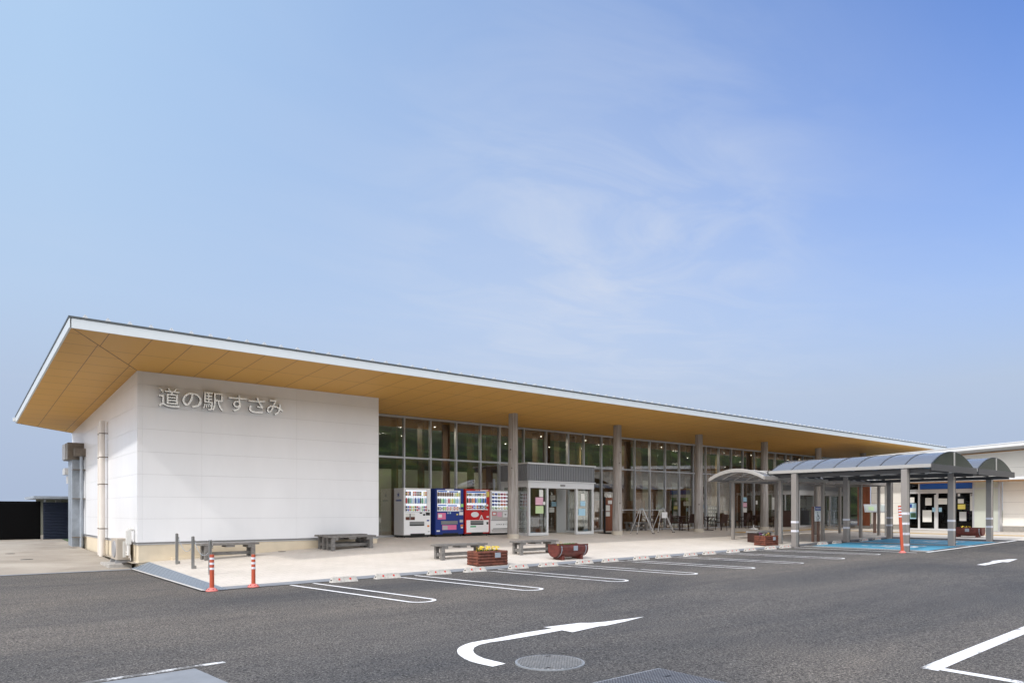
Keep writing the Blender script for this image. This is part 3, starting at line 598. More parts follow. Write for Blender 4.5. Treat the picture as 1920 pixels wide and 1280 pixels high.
# sign lettering
for ch, x0, x1, y0, y1 in (('道', 297.2, 337.2, 726, 764.7), ('の', 341.3, 377.6, 735, 765.3), ('駅', 380, 418.8, 735, 771), ('す', 427.9, 462.6, 739.5, 773), ('さ', 465, 496, 744, 775.5), ('み', 499.6, 529.5, 748.6, 779)):
    P = 20.9; a = onP(x0, 0, P)[0]; b3 = onP(x1, 0, P)[0]; xm = (x0+x1)/2
    sl = .112*(x1-x0)*.5; z1 = onP(xm, y0+sl*.6, P)[1]; z0 = onP(xm, y1-sl*.6, P)[1]
    t_ = text_mb(ch, 1, .04, .004); fit(t_, a, b3, z0, z1, P+.05, .08)
    
    for i_, f_ in enumerate(t_.f):
        ys_ = [t_.v[q_][1] for q_ in f_]
        if max(ys_)-min(ys_) > .01: t_.m[i_] = 1
    t_.build('sign_letter', ['mirror_steel', 'letter_edge'], B1)
# side services
mb = MB().box(3.64, S0, 29.9, 31.1, 3.39, 4.01).build('duct_hood', 'duct_steel', B1, bev=.01)
MB().box(3.62, 3.64, 30.0, 30.1, 3.4, 4.0).box(3.6, 3.635, 30.25, 31.05, 3.42, 3.98).build('louvre', 'grey_light', mb)
MB().box(3.8, S0, 29.5, 29.9, 3.5, 3.78).build('duct_hood', 'duct_steel', B1)
mb = MB()
for k in range(5): mb.box(3.78+.005*(k % 2), 4.14, 29.95+k*.2, 30.13+k*.2, .2, 3.39)
mb.build('duct_riser', 'galv', B1)
MB().cyl((4.02, 29.6, .2), (4.02, 29.6, 3.5), .05, .05, 10).build('conduit', 'galv', B1)
for (p, r, zt_) in ((25.75, .055, 4.28), (25.3, .085, 4.36)):
    MB().cyl((4.0, p, .05), (4.0, p, zt_), r, r, 14).build('downpipe', 'pipe_pvc', B1, smooth=True)
mb = MB()
for z in (.95, 2.35, 3.2, 3.95):
    for (p, r) in ((25.75, .06), (25.3, .09)): mb.cyl((4.0, p, z), (4.0, p, z+.03), r, r, 14)
    mb.box(4.0, S0, 25.2, 25.22, z, z+.03)
for z in (.55, 1.95, 3.0): mb.box(3.76, S0, 29.56, 29.9, z, z+.03)
mb.build('pipe_clamps', 'duct_steel', B1)
MB().box(3.85, S0, 32.4, 33.1, 2.95, 3.2).box(3.95, S0, 32.45, 32.9, 2.6, 2.9).build('vent_hood', 'grey_light', B1)
# ------------------------------------------------------------------ east building
S2 = 43.0
B2 = thing('shop_building', 'low cream shop building with white roof edge and glass entrance behind the parking canopy', 'building', (43, 12, .42))
def z2(P): return 4.67-.036*(P-11.08)
def P2_(x): return onS(x, 950, S2)[0]
pR, pT1, pT0, pG1, pG0, pL = P2_(1880), P2_(1878), P2_(1830), P2_(1827), P2_(1699), P2_(1633)
mb = MB()
def wallp(p0, p1, z0=.72):
    mb.ext([(S2, p, z) for p, z in ((p0, z0), (p1, z0), (p1, z2(p1)), (p0, z2(p0)))], (.15, 0, 0))
wallp(-1, pR); wallp(pG0, pL); wallp(pR, pG0, 3.25)
mb.box(S2+.15, S2+.3, pL-.01, pL, .4, 4.3); mb.ext([(S2+.16, pL, z) for z in (.4,)] and [(S2+.15, pL-.02, .4), (54, pL-.02, .4), (54, pL-.02, z2(pL)), (S2+.15, pL-.02, z2(pL))], (0, .02, 0)); mb.build('wall', 'b2_wall', B2)
mb = MB()
for z in (1.35, 1.95, 2.55, 3.15, 3.75):
    mb.box(S2-.003, S2, -1, pR, z, z+.008); mb.box(S2-.003, S2, pG0, pL, z, z+.008)
mb.build('wall_joints', 'b2_plinth', B2)
MB().box(S2-.02, S2+.12, -1, pR, .2, .72).box(S2-.02, S2+.12, pG0, pL, .2, .72).build('plinth', 'b2_plinth', B2)
MB().ext([(S2-.03, p, z) for p, z in ((-1, z2(-1)-.05), (19.4, z2(19.4)-.05), (19.4, z2(19.4)), (-1, z2(-1)))], (.03, 0, 0)).build('wall_trim', 'b2_trim', B2)
def zf2(P): return 4.91-.041*(P-10.6)
mb = MB(); mb.ext([(41.03, p, z) for p, z in ((-3, zf2(-3)-.18), (19.5, zf2(19.5)-.18), (19.5, zf2(19.5)-.01), (-3, zf2(-3)-.01))], (13, 0, 0)); mb.build('eaves', 'grey_light', B2)
mb = MB(); mb.ext([(41.0, p, z) for p, z in ((-3, zf2(-3)-.19), (19.52, zf2(19.52)-.19), (19.52, zf2(19.52)-.04), (-3, zf2(-3)-.04))], (.03, 0, 0)); mb.ext([(40.97, p, z) for p, z in ((-3, zf2(-3)-.035), (19.52, zf2(19.52)-.035), (19.52, zf2(19.52)+.01), (-3, zf2(-3)+.01))], (13.1, 0, 0)); mb.build('fascia', 'white_alu', B2)
pe0, pe1 = 8.0, 16.1
MB().box(41.0, 42.97, pe0, pe1, 3.06, 3.2).build('entrance_canopy', 'white_alu', B2); MB().box(41.05, 42.95, pe0, pe1-.03, 3.03, 3.06).build('canopy_soffit', 'b2_trim', B2)
def onwall(name, mt, x0, x1, y0, y1, s=S2, th=.012, par=None):
    a = onS(x1, 950, s)[0]; b3 = onS(x0, 950, s)[0]; xm = (x0+x1)/2
    return MB().box(s-th, s, a, b3, onS(xm, y1, s)[1], onS(xm, y0, s)[1]).build(name, mt, par or B2)
MB().box(S2+.1, S2+4, pG1, pG0, .4, .43).box(S2+3, S2+3.1, pG1, pG0, .4, 3.3).box(S2+.1, S2+3.0, pG0-.05, pG0, .43, 3.2).build('interior', 'black', B2)
MB().box(S2+.04, S2+.05, pG1, pG0, .45, 2.3).build('entrance_glass', 'dark_glass', B2)
MB().box(S2+.03, S2+.05, pG1, P2_(1724), 2.72, 3.2).build('transom_pane', 'sky_blue', B2); MB().box(S2+.03, S2+.05, P2_(1722), pG0, 2.72, 3.2).build('transom_pane', 'dark_glass', B2)  # reflected sky is painted into the right pane as flat blue
mb = MB().box(S2, S2+.08, pG1, pG0, 2.48, 2.71).box(S2, S2+.08, pG1, pG0, .42, .52)
for x in (1700, 1723, 1757, 1790, 1826): mb.box(S2-.005, S2+.07, P2_(x)-.05, P2_(x)+.05, .43, 2.48)
for x in (1700, 1723, 1826): mb.box(S2-.005, S2+.07, P2_(x)-.04, P2_(x)+.04, 2.71, 3.2)
mb.box(S2-.002, S2+.06, P2_(1755)-.001, P2_(1755)+.09, .43, 2.4).build('entrance_frame', 'white_alu', B2)
for a in [('paper', 1699, 1714.5, 932, 942), ('paper', 1735, 1747, 933, 947), ('paper', 1730, 1747, 956, 978), ('paper', 1759, 1776, 934, 945), ('paper_blue', 1748, 1754, 951, 959), ('paper_blue', 1760, 1766, 951, 959), ('paper', 1796, 1807, 935, 943), ('paper_yellow', 1796, 1810, 945, 954), ('grey_light', 1799, 1812, 959, 976), ('paper', 1819, 1826.5, 925, 957), ('pink', 1820, 1826, 926, 929), ('white', 1796, 1800, 925, 930)]:
    onwall('paper_notice', *a)
o = onwall('scenery_poster', 'paper_blue', 1700, 1718, 943, 972)
onwall('poster_picture', 'ink_blue', 1700.5, 1710, 944.5, 951, s=S2-.013, th=.004, par=o); onwall('poster_picture', 'int_green', 1707, 1717.5, 961, 970, s=S2-.013, th=.004, par=o); onwall('poster_picture', 'paper', 1701, 1717, 952, 959, s=S2-.013, th=.004, par=o)
MB().box(42.62, S2-.025, pT1, pT0, .45, 3.03).build('frosted_panel', 'frosted', B2)
mb = MB()
for p in (pT1, pT0): mb.box(42.58, S2-.02, p-.04, p+.04, .42, 3.03)
mb.box(42.6, 42.66, pT1, pT0, 2.66, 2.72).box(42.6, 42.66, pT1, pT0, .42, .47).build('panel_frame', 'frame_alu', B2)
# brown timber screen and steel post between the two buildings
ws = thing('timber_screen', 'tall reddish brown timber wall panel left of the cream shop wall', 'screen', (42.9, 19, .45))
MB().box(42.85, 42.95, P2_(1633)+.02, P2_(1610), .62, 3.35).build('panel', 'brown_panel', ws)
mb = MB().box(42.84, 42.849, P2_(1620)-.01, P2_(1620)+.01, .62, 3.35)
for z in (1.3, 2., 2.7): mb.box(42.84, 42.849, P2_(1633)+.02, P2_(1610), z, z+.02)
mb.build('battens', 'glulam', ws); MB().box(42.8, 43, P2_(1633)+.02, P2_(1606), .3, .62).build('base', 'b2_plinth', ws)
rk = thing('umbrella_rack', 'slim metal umbrella rack standing by the reddish brown timber wall', 'rack', (40.2, 19.2, hh(40.2, 19.2)))
for y in (0, .35, .7): MB().cyl((0, y, 0), (0, y, 1.1), .018, .018, 8).build('upright', 'galv', rk, world=False)
MB().box(-.02, .02, -.05, .75, 1.07, 1.1).box(-.02, .02, -.05, .75, .55, .57).build('rail', 'galv', rk, world=False); MB().box(-.15, .15, -.1, .8, 0, .12).build('base', 'concrete', rk, world=False)
# ------------------------------------------------------------------ canopies
def arch(x0, x1, rise, n_=14):
    w = x1-x0; r = (w*w/4+rise*rise)/(2*rise); xc = (x0+x1)/2; a0 = math.asin(w/2/r)
    return [(xc+r*math.sin(-a0+2*a0*i/n_), r*math.cos(-a0+2*a0*i/n_)-(r-rise)) for i in range(n_+1)]
CB = thing('parking_canopy', 'grey steel canopy with two arched translucent roofs over the blue parking bays', 'canopy', (30.3, 12, .17))
ZB = 3.03; P0, P1c = 9.3, 15.3
for (x0, x1) in ((25.95, 30.17), (30.43, 34.65)):
    ar = arch(x0+.1, x1-.1, .52)
    mb = MB()
    for (a, za), (b3, zb) in zip(ar, ar[1:]): mb.quad((a, P0+.06, ZB+.07+za), (b3, P0+.06, ZB+.07+zb), (b3, P1c-.06, ZB+.07+zb), (a, P1c-.06, ZB+.07+za))
    rf = mb.build('roof_panel', 'canopy_panel', CB)
    for k in range(8):
        p = P0+.05+(P1c-P0-.1)*k/7; mb = MB()
        mb.tube([(a, p, ZB+.075+za) for a, za in ar], .016, 6); mb.build('roof_rib', 'canopy_dark', CB, smooth=True)
        MB().box(x0+.1, x1-.1, p-.03, p+.03, ZB-.06, ZB+.03).build('tie_beam', 'canopy_dark', CB)
    for p in (P0+.02, P1c-.02):
        mb = MB(); mb.ext([(a, p, ZB+.06+za) for a, za in ar], (0, .008, 0)); mb.build('end_glass', 'tymp_glass', CB)
        MB().box((x0+x1)/2-.03, (x0+x1)/2+.03, p-.03, p+.03, ZB+.05, ZB+.58).build('end_mullion', 'canopy_white', CB)
    MB().box(x0, x0+.09, P0, P1c, ZB-.03, ZB+.09).build('edge_beam', 'canopy_white', CB, bev=.006); MB().box(x1-.09, x1, P0, P1c, ZB-.03, ZB+.09).build('edge_beam', 'canopy_white', CB, bev=.006)
    for p in (P0-.04, P1c): MB().box(x0-.02, x1+.02, p, p+.04, ZB-.14, ZB+.09).build('end_beam', 'canopy_dark', CB)
for s in (26.0, 30.3, 34.6):
    mo = {26.0: .17, 30.3: 0, 34.6: -.17}[s]; MB().box(s-.05+mo, s+.05+mo, P0+.1, P1c-.1, ZB-.2, ZB-.065).build('main_beam', 'canopy_dark', CB)
    for p in (10.15, 14.2):
        z0 = lerp(AS, s); q = MB().box(s-.102, s+.102, p-.102, p+.102, z0-.05, ZB-.065).build('post', 'canopy_metal', CB, bev=.012)
        for zb in (.58, .93)+((.2, 1.28) if s < 27 and p < 11 else ()): MB().box(s-.105, s+.105, p-.105, p+.105, z0+zb, z0+zb+.08).build('reflective_band', 'reflective', q)
        MB().cyl((s+.14, p-.06, z0), (s+.14, p-.06, ZB-.12), .042, .042, 10).build('downpipe', 'canopy_dark', CB, smooth=True)
CA = thing('walkway_canopy', 'narrow curved-roof walkway canopy on slim posts along the pavement', 'canopy', (30, 16.2, .3))
ZA = 2.80; s0_, s1_ = 25.2, 36.7; ar = arch(15.05, 17.55, .33, 10)
mb = MB()
for (a, za), (b3, zb) in zip(ar, ar[1:]): mb.quad((s0_, a, ZA+.05+za), (s1_, a, ZA+.05+za), (s1_, b3, ZA+.05+zb), (s0_, b3, ZA+.05+zb))
mb.build('roof_panel', 'canopy_panel', CA)
for k in range(14):
    s = s0_+(s1_-s0_)*k/13; mb = MB(); w = .035 if 0 < k < 13 else .05
    mb.tube([(s, a, ZA+.06+za) for a, za in ar], w, 6); mb.build('roof_rib', 'canopy_white', CA, smooth=True)
    if k in (0, 13):
        mb = MB()
        for (a, za), (b3, zb) in zip(ar, ar[1:]): mb.ext([(s-.04, a, ZA+za-.03), (s-.04, b3, ZA+zb-.03), (s-.04, b3, ZA+zb+.11), (s-.04, a, ZA+za+.11)], (.08, 0, 0))
        mb.build('end_arch', 'canopy_white', CA)
for p in (14.97, 17.55): MB().box(s0_-.05, s1_+.05, p, p+.08, ZA-.05, ZA+.09).build('edge_beam', 'canopy_metal', CA, bev=.006)
for s in (26.6, 30.1, 33.75, 36.3):
    MB().box(s-.03, s+.03, 15.06, 17.54, ZA-.07, ZA).build('tie_beam', 'canopy_metal', CA)
    for p in (15.15, 17.35):
        if s > 36 and p < 16: p = 15.4
        z0 = hh(s, p); MB().box(s-.06, s+.06, p-.06, p+.06, z0-.05, ZA-.05).build('post', 'canopy_metal', CA, bev=.008)
    MB().cyl((s+.1, 15.13, hh(s, 15.1)), (s+.1, 15.13, ZA), .028, .028, 8).build('downpipe', 'stainless', CA, smooth=True)
# ------------------------------------------------------------------ vending machines
def vending(label, s0_, pf, w, h_, d, body, side, feats, rows, disp, texts=(), strips=None, ellipse=None, dispback='display_back'):
    z0 = hh(s0_+w/2, pf+.3)
    v = thing('vending_machine', label, 'vending machine', (s0_, pf, z0), 0, 'drink vending machines along the glass front')
    bz = .09
    MB().box(0, w, .03, d, bz, h_).build('cabinet', side, v, world=False, bev=.008)
    MB().box(0, w, 0, .028, bz+.02, h_).build('door', body, v, world=False, bev=.006)
    for x in (.08, w-.08):
        for y in (.1, d-.1): MB().cyl((x, y, 0), (x, y, bz), .025, .025, 8).build('foot', 'black', v, world=False)
    MB().box(.02, w-.02, .06, d-.02, .03, bz).build('base', 'black', v, world=False)
    H = h_-bz
    def R_(u0, u1, v0, v1, y, th): return (u0*w, u1*w, y-th, y, bz+v0*H, bz+v1*H)
    u0, u1, v0, v1 = disp
    x0, x1, _, _, za, zb = R_(u0, u1, v0, v1, 0, .01)
    ds = MB().box(x0, x1, -.004, 0, za, zb).build('display_window', dispback, v, world=False)
    MB().box(x0-.012, x0, -.02, 0, za, zb).box(x1, x1+.012, -.02, 0, za, zb).box(x0-.012, x1+.012, -.02, 0, zb, zb+.012).box(x0-.012, x1+.012, -.02, 0, za-.012, za).build('window_rim', 'grey_light', ds, world=False)
    for (r0, r1, n_, cols, kind) in rows:
        ra, rb = bz+r0*H, bz+r1*H; st = .026
        MB().box(x0, x1, -.02, -.004, ra, ra+st).build('price_strip', 'price_strip', ds, world=False)
        mb = MB(); p = (x1-x0)/n_
        for k in range(n_): mb.box(x0+(k+.3)*p, x0+(k+.7)*p, -.022, -.02, ra+.006, ra+.02)
        mb.build('price_buttons', 'black', ds, world=False)
        for k in range(n_):
            c_ = cols[k % len(cols)]
            if c_ is None: continue
            xc = x0+(k+.5)*p; r = p*.38; top = ra+st+(rb-ra-st)*(.94 if kind == 'b' else .80)
            mb = MB()
            if kind == 'b':
                zc = ra+st+(top-ra-st)*.72; mb.cyl((xc, -.012, ra+st), (xc, -.012, zc), r, r, 8).cyl((xc, -.012, zc), (xc, -.012, top-.012), r, r*.4, 8, False); mb.mi = 1; mb.cyl((xc, -.012, top-.012), (xc, -.012, top), r*.42, r*.42, 8)
            else:
                mb.cyl((xc, -.012, ra+st), (xc, -.012, top), r, r, 8)
                mb.mi = 1; mb.cyl((xc, -.012, ra+st+(top-ra-st)*.35), (xc, -.012, ra+st+(top-ra-st)*.6), r*1.03, r*1.03, 8, False)
            c2_ = R.choice(['white', 'paper', 'paper_yellow', 'ink_blue', 'white']); mb.build('bottle' if kind == 'b' else 'can', [c_, c2_], ds, world=False, smooth=True)
    for (nm, mt, a, b_, c_, d_, th) in feats:
        q = R_(a, b_, c_, d_, 0, th); MB().box(*q).build(nm, mt, v, world=False)
    if ellipse:
        a, b_, c_, d_ = ellipse; mb = MB(); pts = [((a+b_)/2*w+(b_-a)/2*w*math.cos(u*math.pi/10), -.003, bz+H*((c_+d_)/2+(d_-c_)/2*math.sin(u*math.pi/10))) for u in range(20)]
        mb.quad(*pts); mb.build('speech_bubble', 'white', v, world=False)
    for (txt, mt, a, b_, c_, d_) in texts:
        t_ = text_mb(txt, 1, .01, .01); fit(t_, a*w, b_*w, bz+c_*H, bz+d_*H, -.002 if mt != 'paper' else -.004, .006); t_.build('lettering', mt, v, world=False)
    return v
WC = ['log_red', 'orange', 'black', None, 'orange', 'vm_red', 'glulam', 'black', 'black', None, 'paper_yellow', 'orange']
W2 = ['vm_red', 'int_green', 'pale_green', 'paper_blue', 'white', 'ink_blue', 'paper_blue', 'sky_blue', 'int_green', 'pale_green', 'white', 'paper_blue']
W3 = ['black', 'sky_blue', 'vm_red', 'lime', 'paper_yellow', 'int_green', 'vm_red', 'paper_pink', 'white', 'lime', 'ink_blue', 'vm_red']
v1 = vending('white drink vending machine at left end of the row with blue logo on its side', 13.33, 22.57, 1.17, 1.85, .73, 'vm_white', 'vm_side',
  [('picture_panel', 'paper', .06, .405, .32, .465, .004), ('picture_street', 'log_red', .065, .40, .325, .39, .006), ('picture_tower', 'grey_mid', .20, .25, .33, .46, .007), ('chute_door', 'chute', .21, .75, .20, .29, .012), ('chute_slot', 'black', .215, .745, .2, .225, .014), ('bill_slot', 'black', .585, .675, .46, .485, .008), ('coin_slot', 'black', .71, .79, .415, .455, .008), ('card_reader', 'black', .815, .965, .42, .485, .012), ('sticker', 'grey_mid', .89, .96, .51, .54, .004), ('sticker', 'ink_blue', .855, .94, .295, .325, .004), ('sticker', 'orange', .87, .945, .17, .21, .004), ('sticker', 'grey_light', .89, .96, .06, .08, .004), ('floor_slot', 'black', .24, .77, .0, .035, .01)],
  [(.83, .945, 12, WC, 'c'), (.665, .81, 12, W2, 'b'), (.505, .645, 12, W3, 'c')], (.053, .845, .50, .965))
lg = text_mb('oasis', 1, .01, .03); ys = [p[0] for p in lg.v]; a, b_ = min(ys), max(ys); c_, d_ = min(p[1] for p in lg.v), max(p[1] for p in lg.v)
lg.v = [(-.002-(.004 if p[2] > 0 else 0), .59-(p[0]-a)/(b_-a)*.42, 1.36+(p[1]-c_)/(d_-c_)*.085) for p in lg.v]; lg.build('logo_lettering', 'ink_blue', v1, world=False)
mb = MB()
for k in range(6):
    u = math.pi*2*k/6+.3; cx, cz = .40, 1.60; r1, r2 = .03, .125
    mb.quad((-.004, cx-r1*math.cos(u-.5), cz+r1*math.sin(u-.5)), (-.004, cx-r2*math.cos(u+.25), cz+r2*math.sin(u+.25)), (-.004, cx-r1*1.6*math.cos(u+.6), cz+r1*1.6*math.sin(u+.6)), (-.004, cx, cz))
mb.build('logo_star', 'ink_blue', v1, world=False)
vending('dark blue drink vending machine between the white and the red one', 14.68, 22.5, 1.3, 1.86, .76, 'vm_blue', 'vm_blue',
  [('top_label', 'white', .34, .65, .965, .99, .006), ('header_card', 'sky_blue', .08, .40, .925, .95, .007), ('header_card', 'sky_blue', .48, .80, .92, .945, .007), ('header_card', 'sky_blue', .08, .38, .62, .645, .007), ('header_card', 'sky_blue', .42, .76, .615, .64, .007), ('campaign_panel', 'pink', .07, .355, .33, .47, .006), ('campaign_card', 'white', .09, .22, .37, .44, .008), ('chute_door', 'chute', .19, .78, .22, .295, .014), ('banner', 'pink', .23, .74, .10, .205, .006), ('banner_picture', 'grey_light', .24, .42, .105, .19, .008), ('sticker', 'lime', .9, .99, .60, .67, .006), ('sticker', 'grey_light', .905, .98, .51, .545, .006), ('card_reader', 'white', .84, .985, .42, .49, .01), ('sticker', 'paper', .42, .45, .45, .485, .004), ('sticker', 'paper_blue', .49, .54, .45, .49, .004), ('sticker', 'paper_yellow', .74, .8, .42, .45, .006), ('sticker', 'grey_light', .86, .98, .26, .32, .006), ('sticker', 'orange', .89, .985, .17, .21, .006), ('sticker', 'white', .9, .98, .13, .16, .006), ('sticker', 'white', .03, .145, .065, .095, .006), ('floor_slot', 'black', .25, .8, .0, .03, .01)],
  [(.82, .93, 13, ['glulam']*9+['paper', 'paper_green', 'paper_yellow', 'paper_green'], 'b'), (.665, .80, 13, ['black', 'black', 'lime', 'pale_green', 'paper_blue', 'white', 'vm_red', 'paper_green', 'paper_yellow', 'lime', 'paper_blue', 'paper_blue', 'white'], 'b'), (.515, .62, 13, ['glulam', 'grey_mid', 'paper', 'pale_green', 'lime', 'pink', 'paper_pink', 'orange', 'paper', 'vm_red', 'paper_pink', 'orange', 'paper'], 'c')], (.055, .875, .51, .958))
vending('red drink vending machine with white lower front and speech bubble', 16.05, 22.5, 1.22, 1.86, .74, 'vm_red', 'vm_red',
  [('header_card', 'sky_blue', .07, .84, .92, .95, .006), ('lower_panel', 'vm_white', .06, .965, .03, .305, .008), ('chute_door', 'chute', .215, .74, .2, .295, .014), ('chute_slot', 'black', .22, .735, .2, .225, .016), ('green_label', 'pale_green', .21, .44, .145, .18, .011), ('price_card', 'paper_yellow', .86, .985, .83, .95, .006), ('top_label', 'white', .61, .95, .965, .988, .006), ('bill_slot', 'black', .67, .76, .49, .515, .008), ('sticker', 'white', .87, .94, .62, .66, .006), ('sticker', 'white', .84, .93, .53, .555, .006), ('sticker', 'white', .87, .97, .36, .395, .006), ('card_reader', 'black', .87, .95, .205, .26, .012), ('floor_slot', 'black', .25, .72, .0, .03, .01)],
  [(.835, .92, 12, ['glulam', 'grey_mid', 'black', 'paper', 'paper_blue', 'black', 'ink_blue', 'black', 'glulam', 'paper_green', 'orange', 'white'], 'c'), (.68, .815, 12, ['black', 'vm_red', 'black', 'orange', 'orange', 'sky_blue', 'paper_blue', 'lime', 'pale_green', 'sky_blue', 'int_green', 'sky_blue'], 'b'), (.545, .66, 12, ['vm_red', 'vm_red', 'vm_red', 'pink', 'sky_blue', 'paper_blue', 'vm_red', 'ink_blue', 'glulam', 'ink_blue', 'paper_blue', 'grey_mid'], 'c')], (.065, .85, .54, .955),
  texts=[('あなたの', 'paper', .42, .57, .965, .99), ('A', 'white', .58, .75, .315, .42)], ellipse=(.24, .56, .37, .49))
v4 = vending('white cup coffee vending machine at right end beside the timber column', 17.36, 22.55, 1.1, 1.83, .72, 'vm_white', 'vm_white',
  [('grey_panel', 'vm_grey', .05, .97, .31, .52, .006), ('round_sticker', 'vm_red', .08, .27, .41, .50, .009), ('round_sticker_core', 'white', .11, .24, .425, .485, .011), ('pink_card', 'paper_pink', .32, .53, .38, .49, .008), ('notice', 'white', .58, .82, .37, .50, .009), ('notice_code', 'grey_mid', .66, .74, .42, .45, .011), ('divider', 'black', .03, .98, .295, .305, .008), ('chute_slot', 'black', .12, .94, .095, .11, .008), ('lower_grey', 'vm_grey', .05, .96, .025, .09, .006), ('coin_panel', 'grey_light', .90, .98, .6, .9, .008)],
  [(.55+.082*k, .62+.082*k, 6, ['ink_blue', 'ink_blue', 'grey_mid', 'vm_red', 'vm_red', 'log_red'] if k else ['lime', 'paper_green', 'white', 'paper', 'paper_yellow', 'lime'], 'c') for k in range(5)], (.05, .86, .545, .965),
  texts=[('APEX', 'grey_mid', .25, .56, .19, .215), ('♦', 'black', .60, .65, .185, .22), ('Café', 'grey_mid', .70, .95, .19, .22)])
# ------------------------------------------------------------------ benches
def bench(label, s, p, rz=0, Ls=1.75, wd=.42):
    z = hh(s, p); b = thing('wooden_bench', label, 'bench', (s, p, z), rz, 'weathered wooden benches')
    hL, hw = Ls/2, wd/2
    mb = MB(); g = .006
    for k in range(3): mb.box(-hL, hL, -hw+k*wd/3+g, -hw+(k+1)*wd/3-g, .375, .43)
    mb.build('seat', 'bench_wood', b, world=False, bev=.006)
    for sx in (-1, 1):
        for sy in (-1, 1): MB().box(sx*(hL-.17)-.055, sx*(hL-.17)+.055, sy*(hw-.06)-.05, sy*(hw-.06)+.05, -.06, .375).build('leg', 'bench_wood', b, world=False, bev=.005)
        MB().box(sx*(hL-.17)-.035, sx*(hL-.17)+.035, -hw+.12, hw-.12, .09, .19).build('cross_rail', 'bench_wood', b, world=False)
        MB().box(sx*(hL-.28)-.05, sx*(hL-.28)+.05, -hw+.01, hw-.01, .30, .375).build('seat_batten', 'bench_wood', b, world=False)
    MB().box(-hL+.12, hL-.12, -.03, .03, .10, .19).build('stretcher', 'bench_wood', b, world=False)
    MB().box(-.12, .12, -hw+.02, hw-.02, .32, .375).build('middle_batten', 'bench_wood', b, world=False); return b
bench('weathered grey wooden bench against the white wall behind the steel bollards', 6.33, 20.35, rad(2), 1.62)
bench('front one of two grey benches pushed together by the right end of the white wall', 9.95, 20.12, 0, 1.62)
bench('rear one of two grey benches pushed together, touching the white wall', 9.9, 20.62, 0, 1.62)
bench('grey wooden bench on the pavement left of the log planter with yellow flowers', 11.6, 16.52, 0, 1.72)
bench('grey wooden bench on the pavement left of the half barrel planter', 14.55, 16.62, 0, 1.72)
bench('grey wooden bench close to the glass behind the silver easels', 26.7, 22.85, 0, 1.4)
sb = thing('storage_bench', 'dark brown boxed bench with grey top behind the small log planter under the walkway canopy', 'bench', (26.6, 16.1, hh(26.6, 16.1)))
MB().box(-.55, .52, -.22, .22, 0, .40).build('box', 'dark_wood', sb, world=False, bev=.01); MB().box(-.6, .62, -.26, .26, .40, .46).build('top', 'grey_mid', sb, world=False, bev=.008); MB().box(.52, .58, -.22, .22, 0, .40).build('end_panel', 'grey_mid', sb, world=False)
# ------------------------------------------------------------------ planters and flowers
def log_planter(label, s, p, w=1.0, d=.42):
    v = thing('log_planter', label, 'planter', (s, p, hh(s, p)), 0, 'brown log planters'); r = .042
    for k in range(5):
        z = .04+k*.078
        for y in (-d/2, d/2): MB().cyl((-w/2, y, z), (w/2, y, z), r, r, 12).build('log', 'log_red', v, world=False, smooth=True)
        for x in (-w/2+.03, w/2-.03): MB().cyl((x, -d/2-.02, z+.02 if k < 4 else z), (x, d/2+.02, z+.02 if k < 4 else z), r*.98, r*.98, 12).build('log', 'log_red', v, world=False, smooth=True)
    MB().box(-w/2+.05, w/2-.05, -d/2+.04, d/2-.04, .02, .33).build('soil', 'soil', v, world=False)
    MB().box(.02, .26, -d/2-.06, -d/2-.035, .19, .37).build('plaque_board', 'log_red', v, world=False); MB().box(.045, .235, -d/2-.066, -d/2-.06, .215, .345).build('plaque', 'galv', v, world=False); return v
def barrel(label, s, p, rz, Lb=1.2, r=.27):
    v = thing('barrel_planter', label, 'planter', (s, p, hh(s, p)), rz, 'dark red half barrel planters'); n_ = 14
    AB = lambda k: math.pi-.45+(math.pi+.9)*k/n_
    mb = MB(); prof = lambda x: r*(1-.07*(2*x/Lb)**2); zc = .33
    for i in range(8):
        xa, xb = -Lb/2+Lb*i/8, -Lb/2+Lb*(i+1)/8
        for k in range(n_):
            a, b_ = AB(k), AB(k+1)
            mb.quad(*[(x, prof(x)*math.cos(u), zc+prof(x)*math.sin(u)) for x, u in ((xa, a), (xb, a), (xb, b_), (xa, b_))])
    mb.build('stave_shell', 'barrel_red', v, world=False, smooth=True)
    for x in (-Lb/2+.02, Lb/2-.02):
        q = prof(x)-.006; mb = MB(); mb.ext([(x-.012, q*math.cos(AB(k)), zc+q*math.sin(AB(k))) for k in range(n_+1)], (.024, 0, 0)); mb.build('end_board', 'barrel_red', v, world=False)
    for x in (-Lb/2+.1, Lb/2-.1):
        mb = MB(); q = prof(x)+.006
        for k in range(n_):
            a, b_ = AB(k), AB(k+1)
            mb.quad(*[(xx, q*math.cos(u), zc+q*math.sin(u)) for xx, u in ((x-.015, a), (x+.015, a), (x+.015, b_), (x-.015, b_))])
        mb.build('hoop', 'galv', v, world=False, smooth=True)
    for y in (-1, 1): MB().box(-Lb/2, Lb/2, y*(r*.9-.01)-.018, y*(r*.9-.01)+.018, zc+.09, zc+.125).build('rim', 'barrel_red', v, world=False)
    for x in (-Lb/2+.22, Lb/2-.22): MB().box(x-.05, x+.05, -.2, .2, -.02, .13).build('foot', 'barrel_red', v, world=False, bev=.01)
    MB().box(-Lb/2+.05, Lb/2-.05, -r+.04, r-.04, zc, zc+.06).build('soil', 'soil', v, world=False)
    MB().box(-.04, .13, -r-.014, -r-.004, zc-.06, zc+.08).build('plaque', 'galv', v, world=False); return v
log_planter('brown log planter with bright yellow flowers beside the grey bench', 11.47, 15.03)
log_planter('brown log planter with few flowers under the end of the walkway canopy', 25.45, 15.1, .95)
barrel('dark red half barrel planter at the kerb with hardly any flowers', 14.6, 15.15, 0)
barrel('dark red barrel planter standing before the shop entrance under the parking canopy', 37.3, 11.8, rad(-90), 1.25)
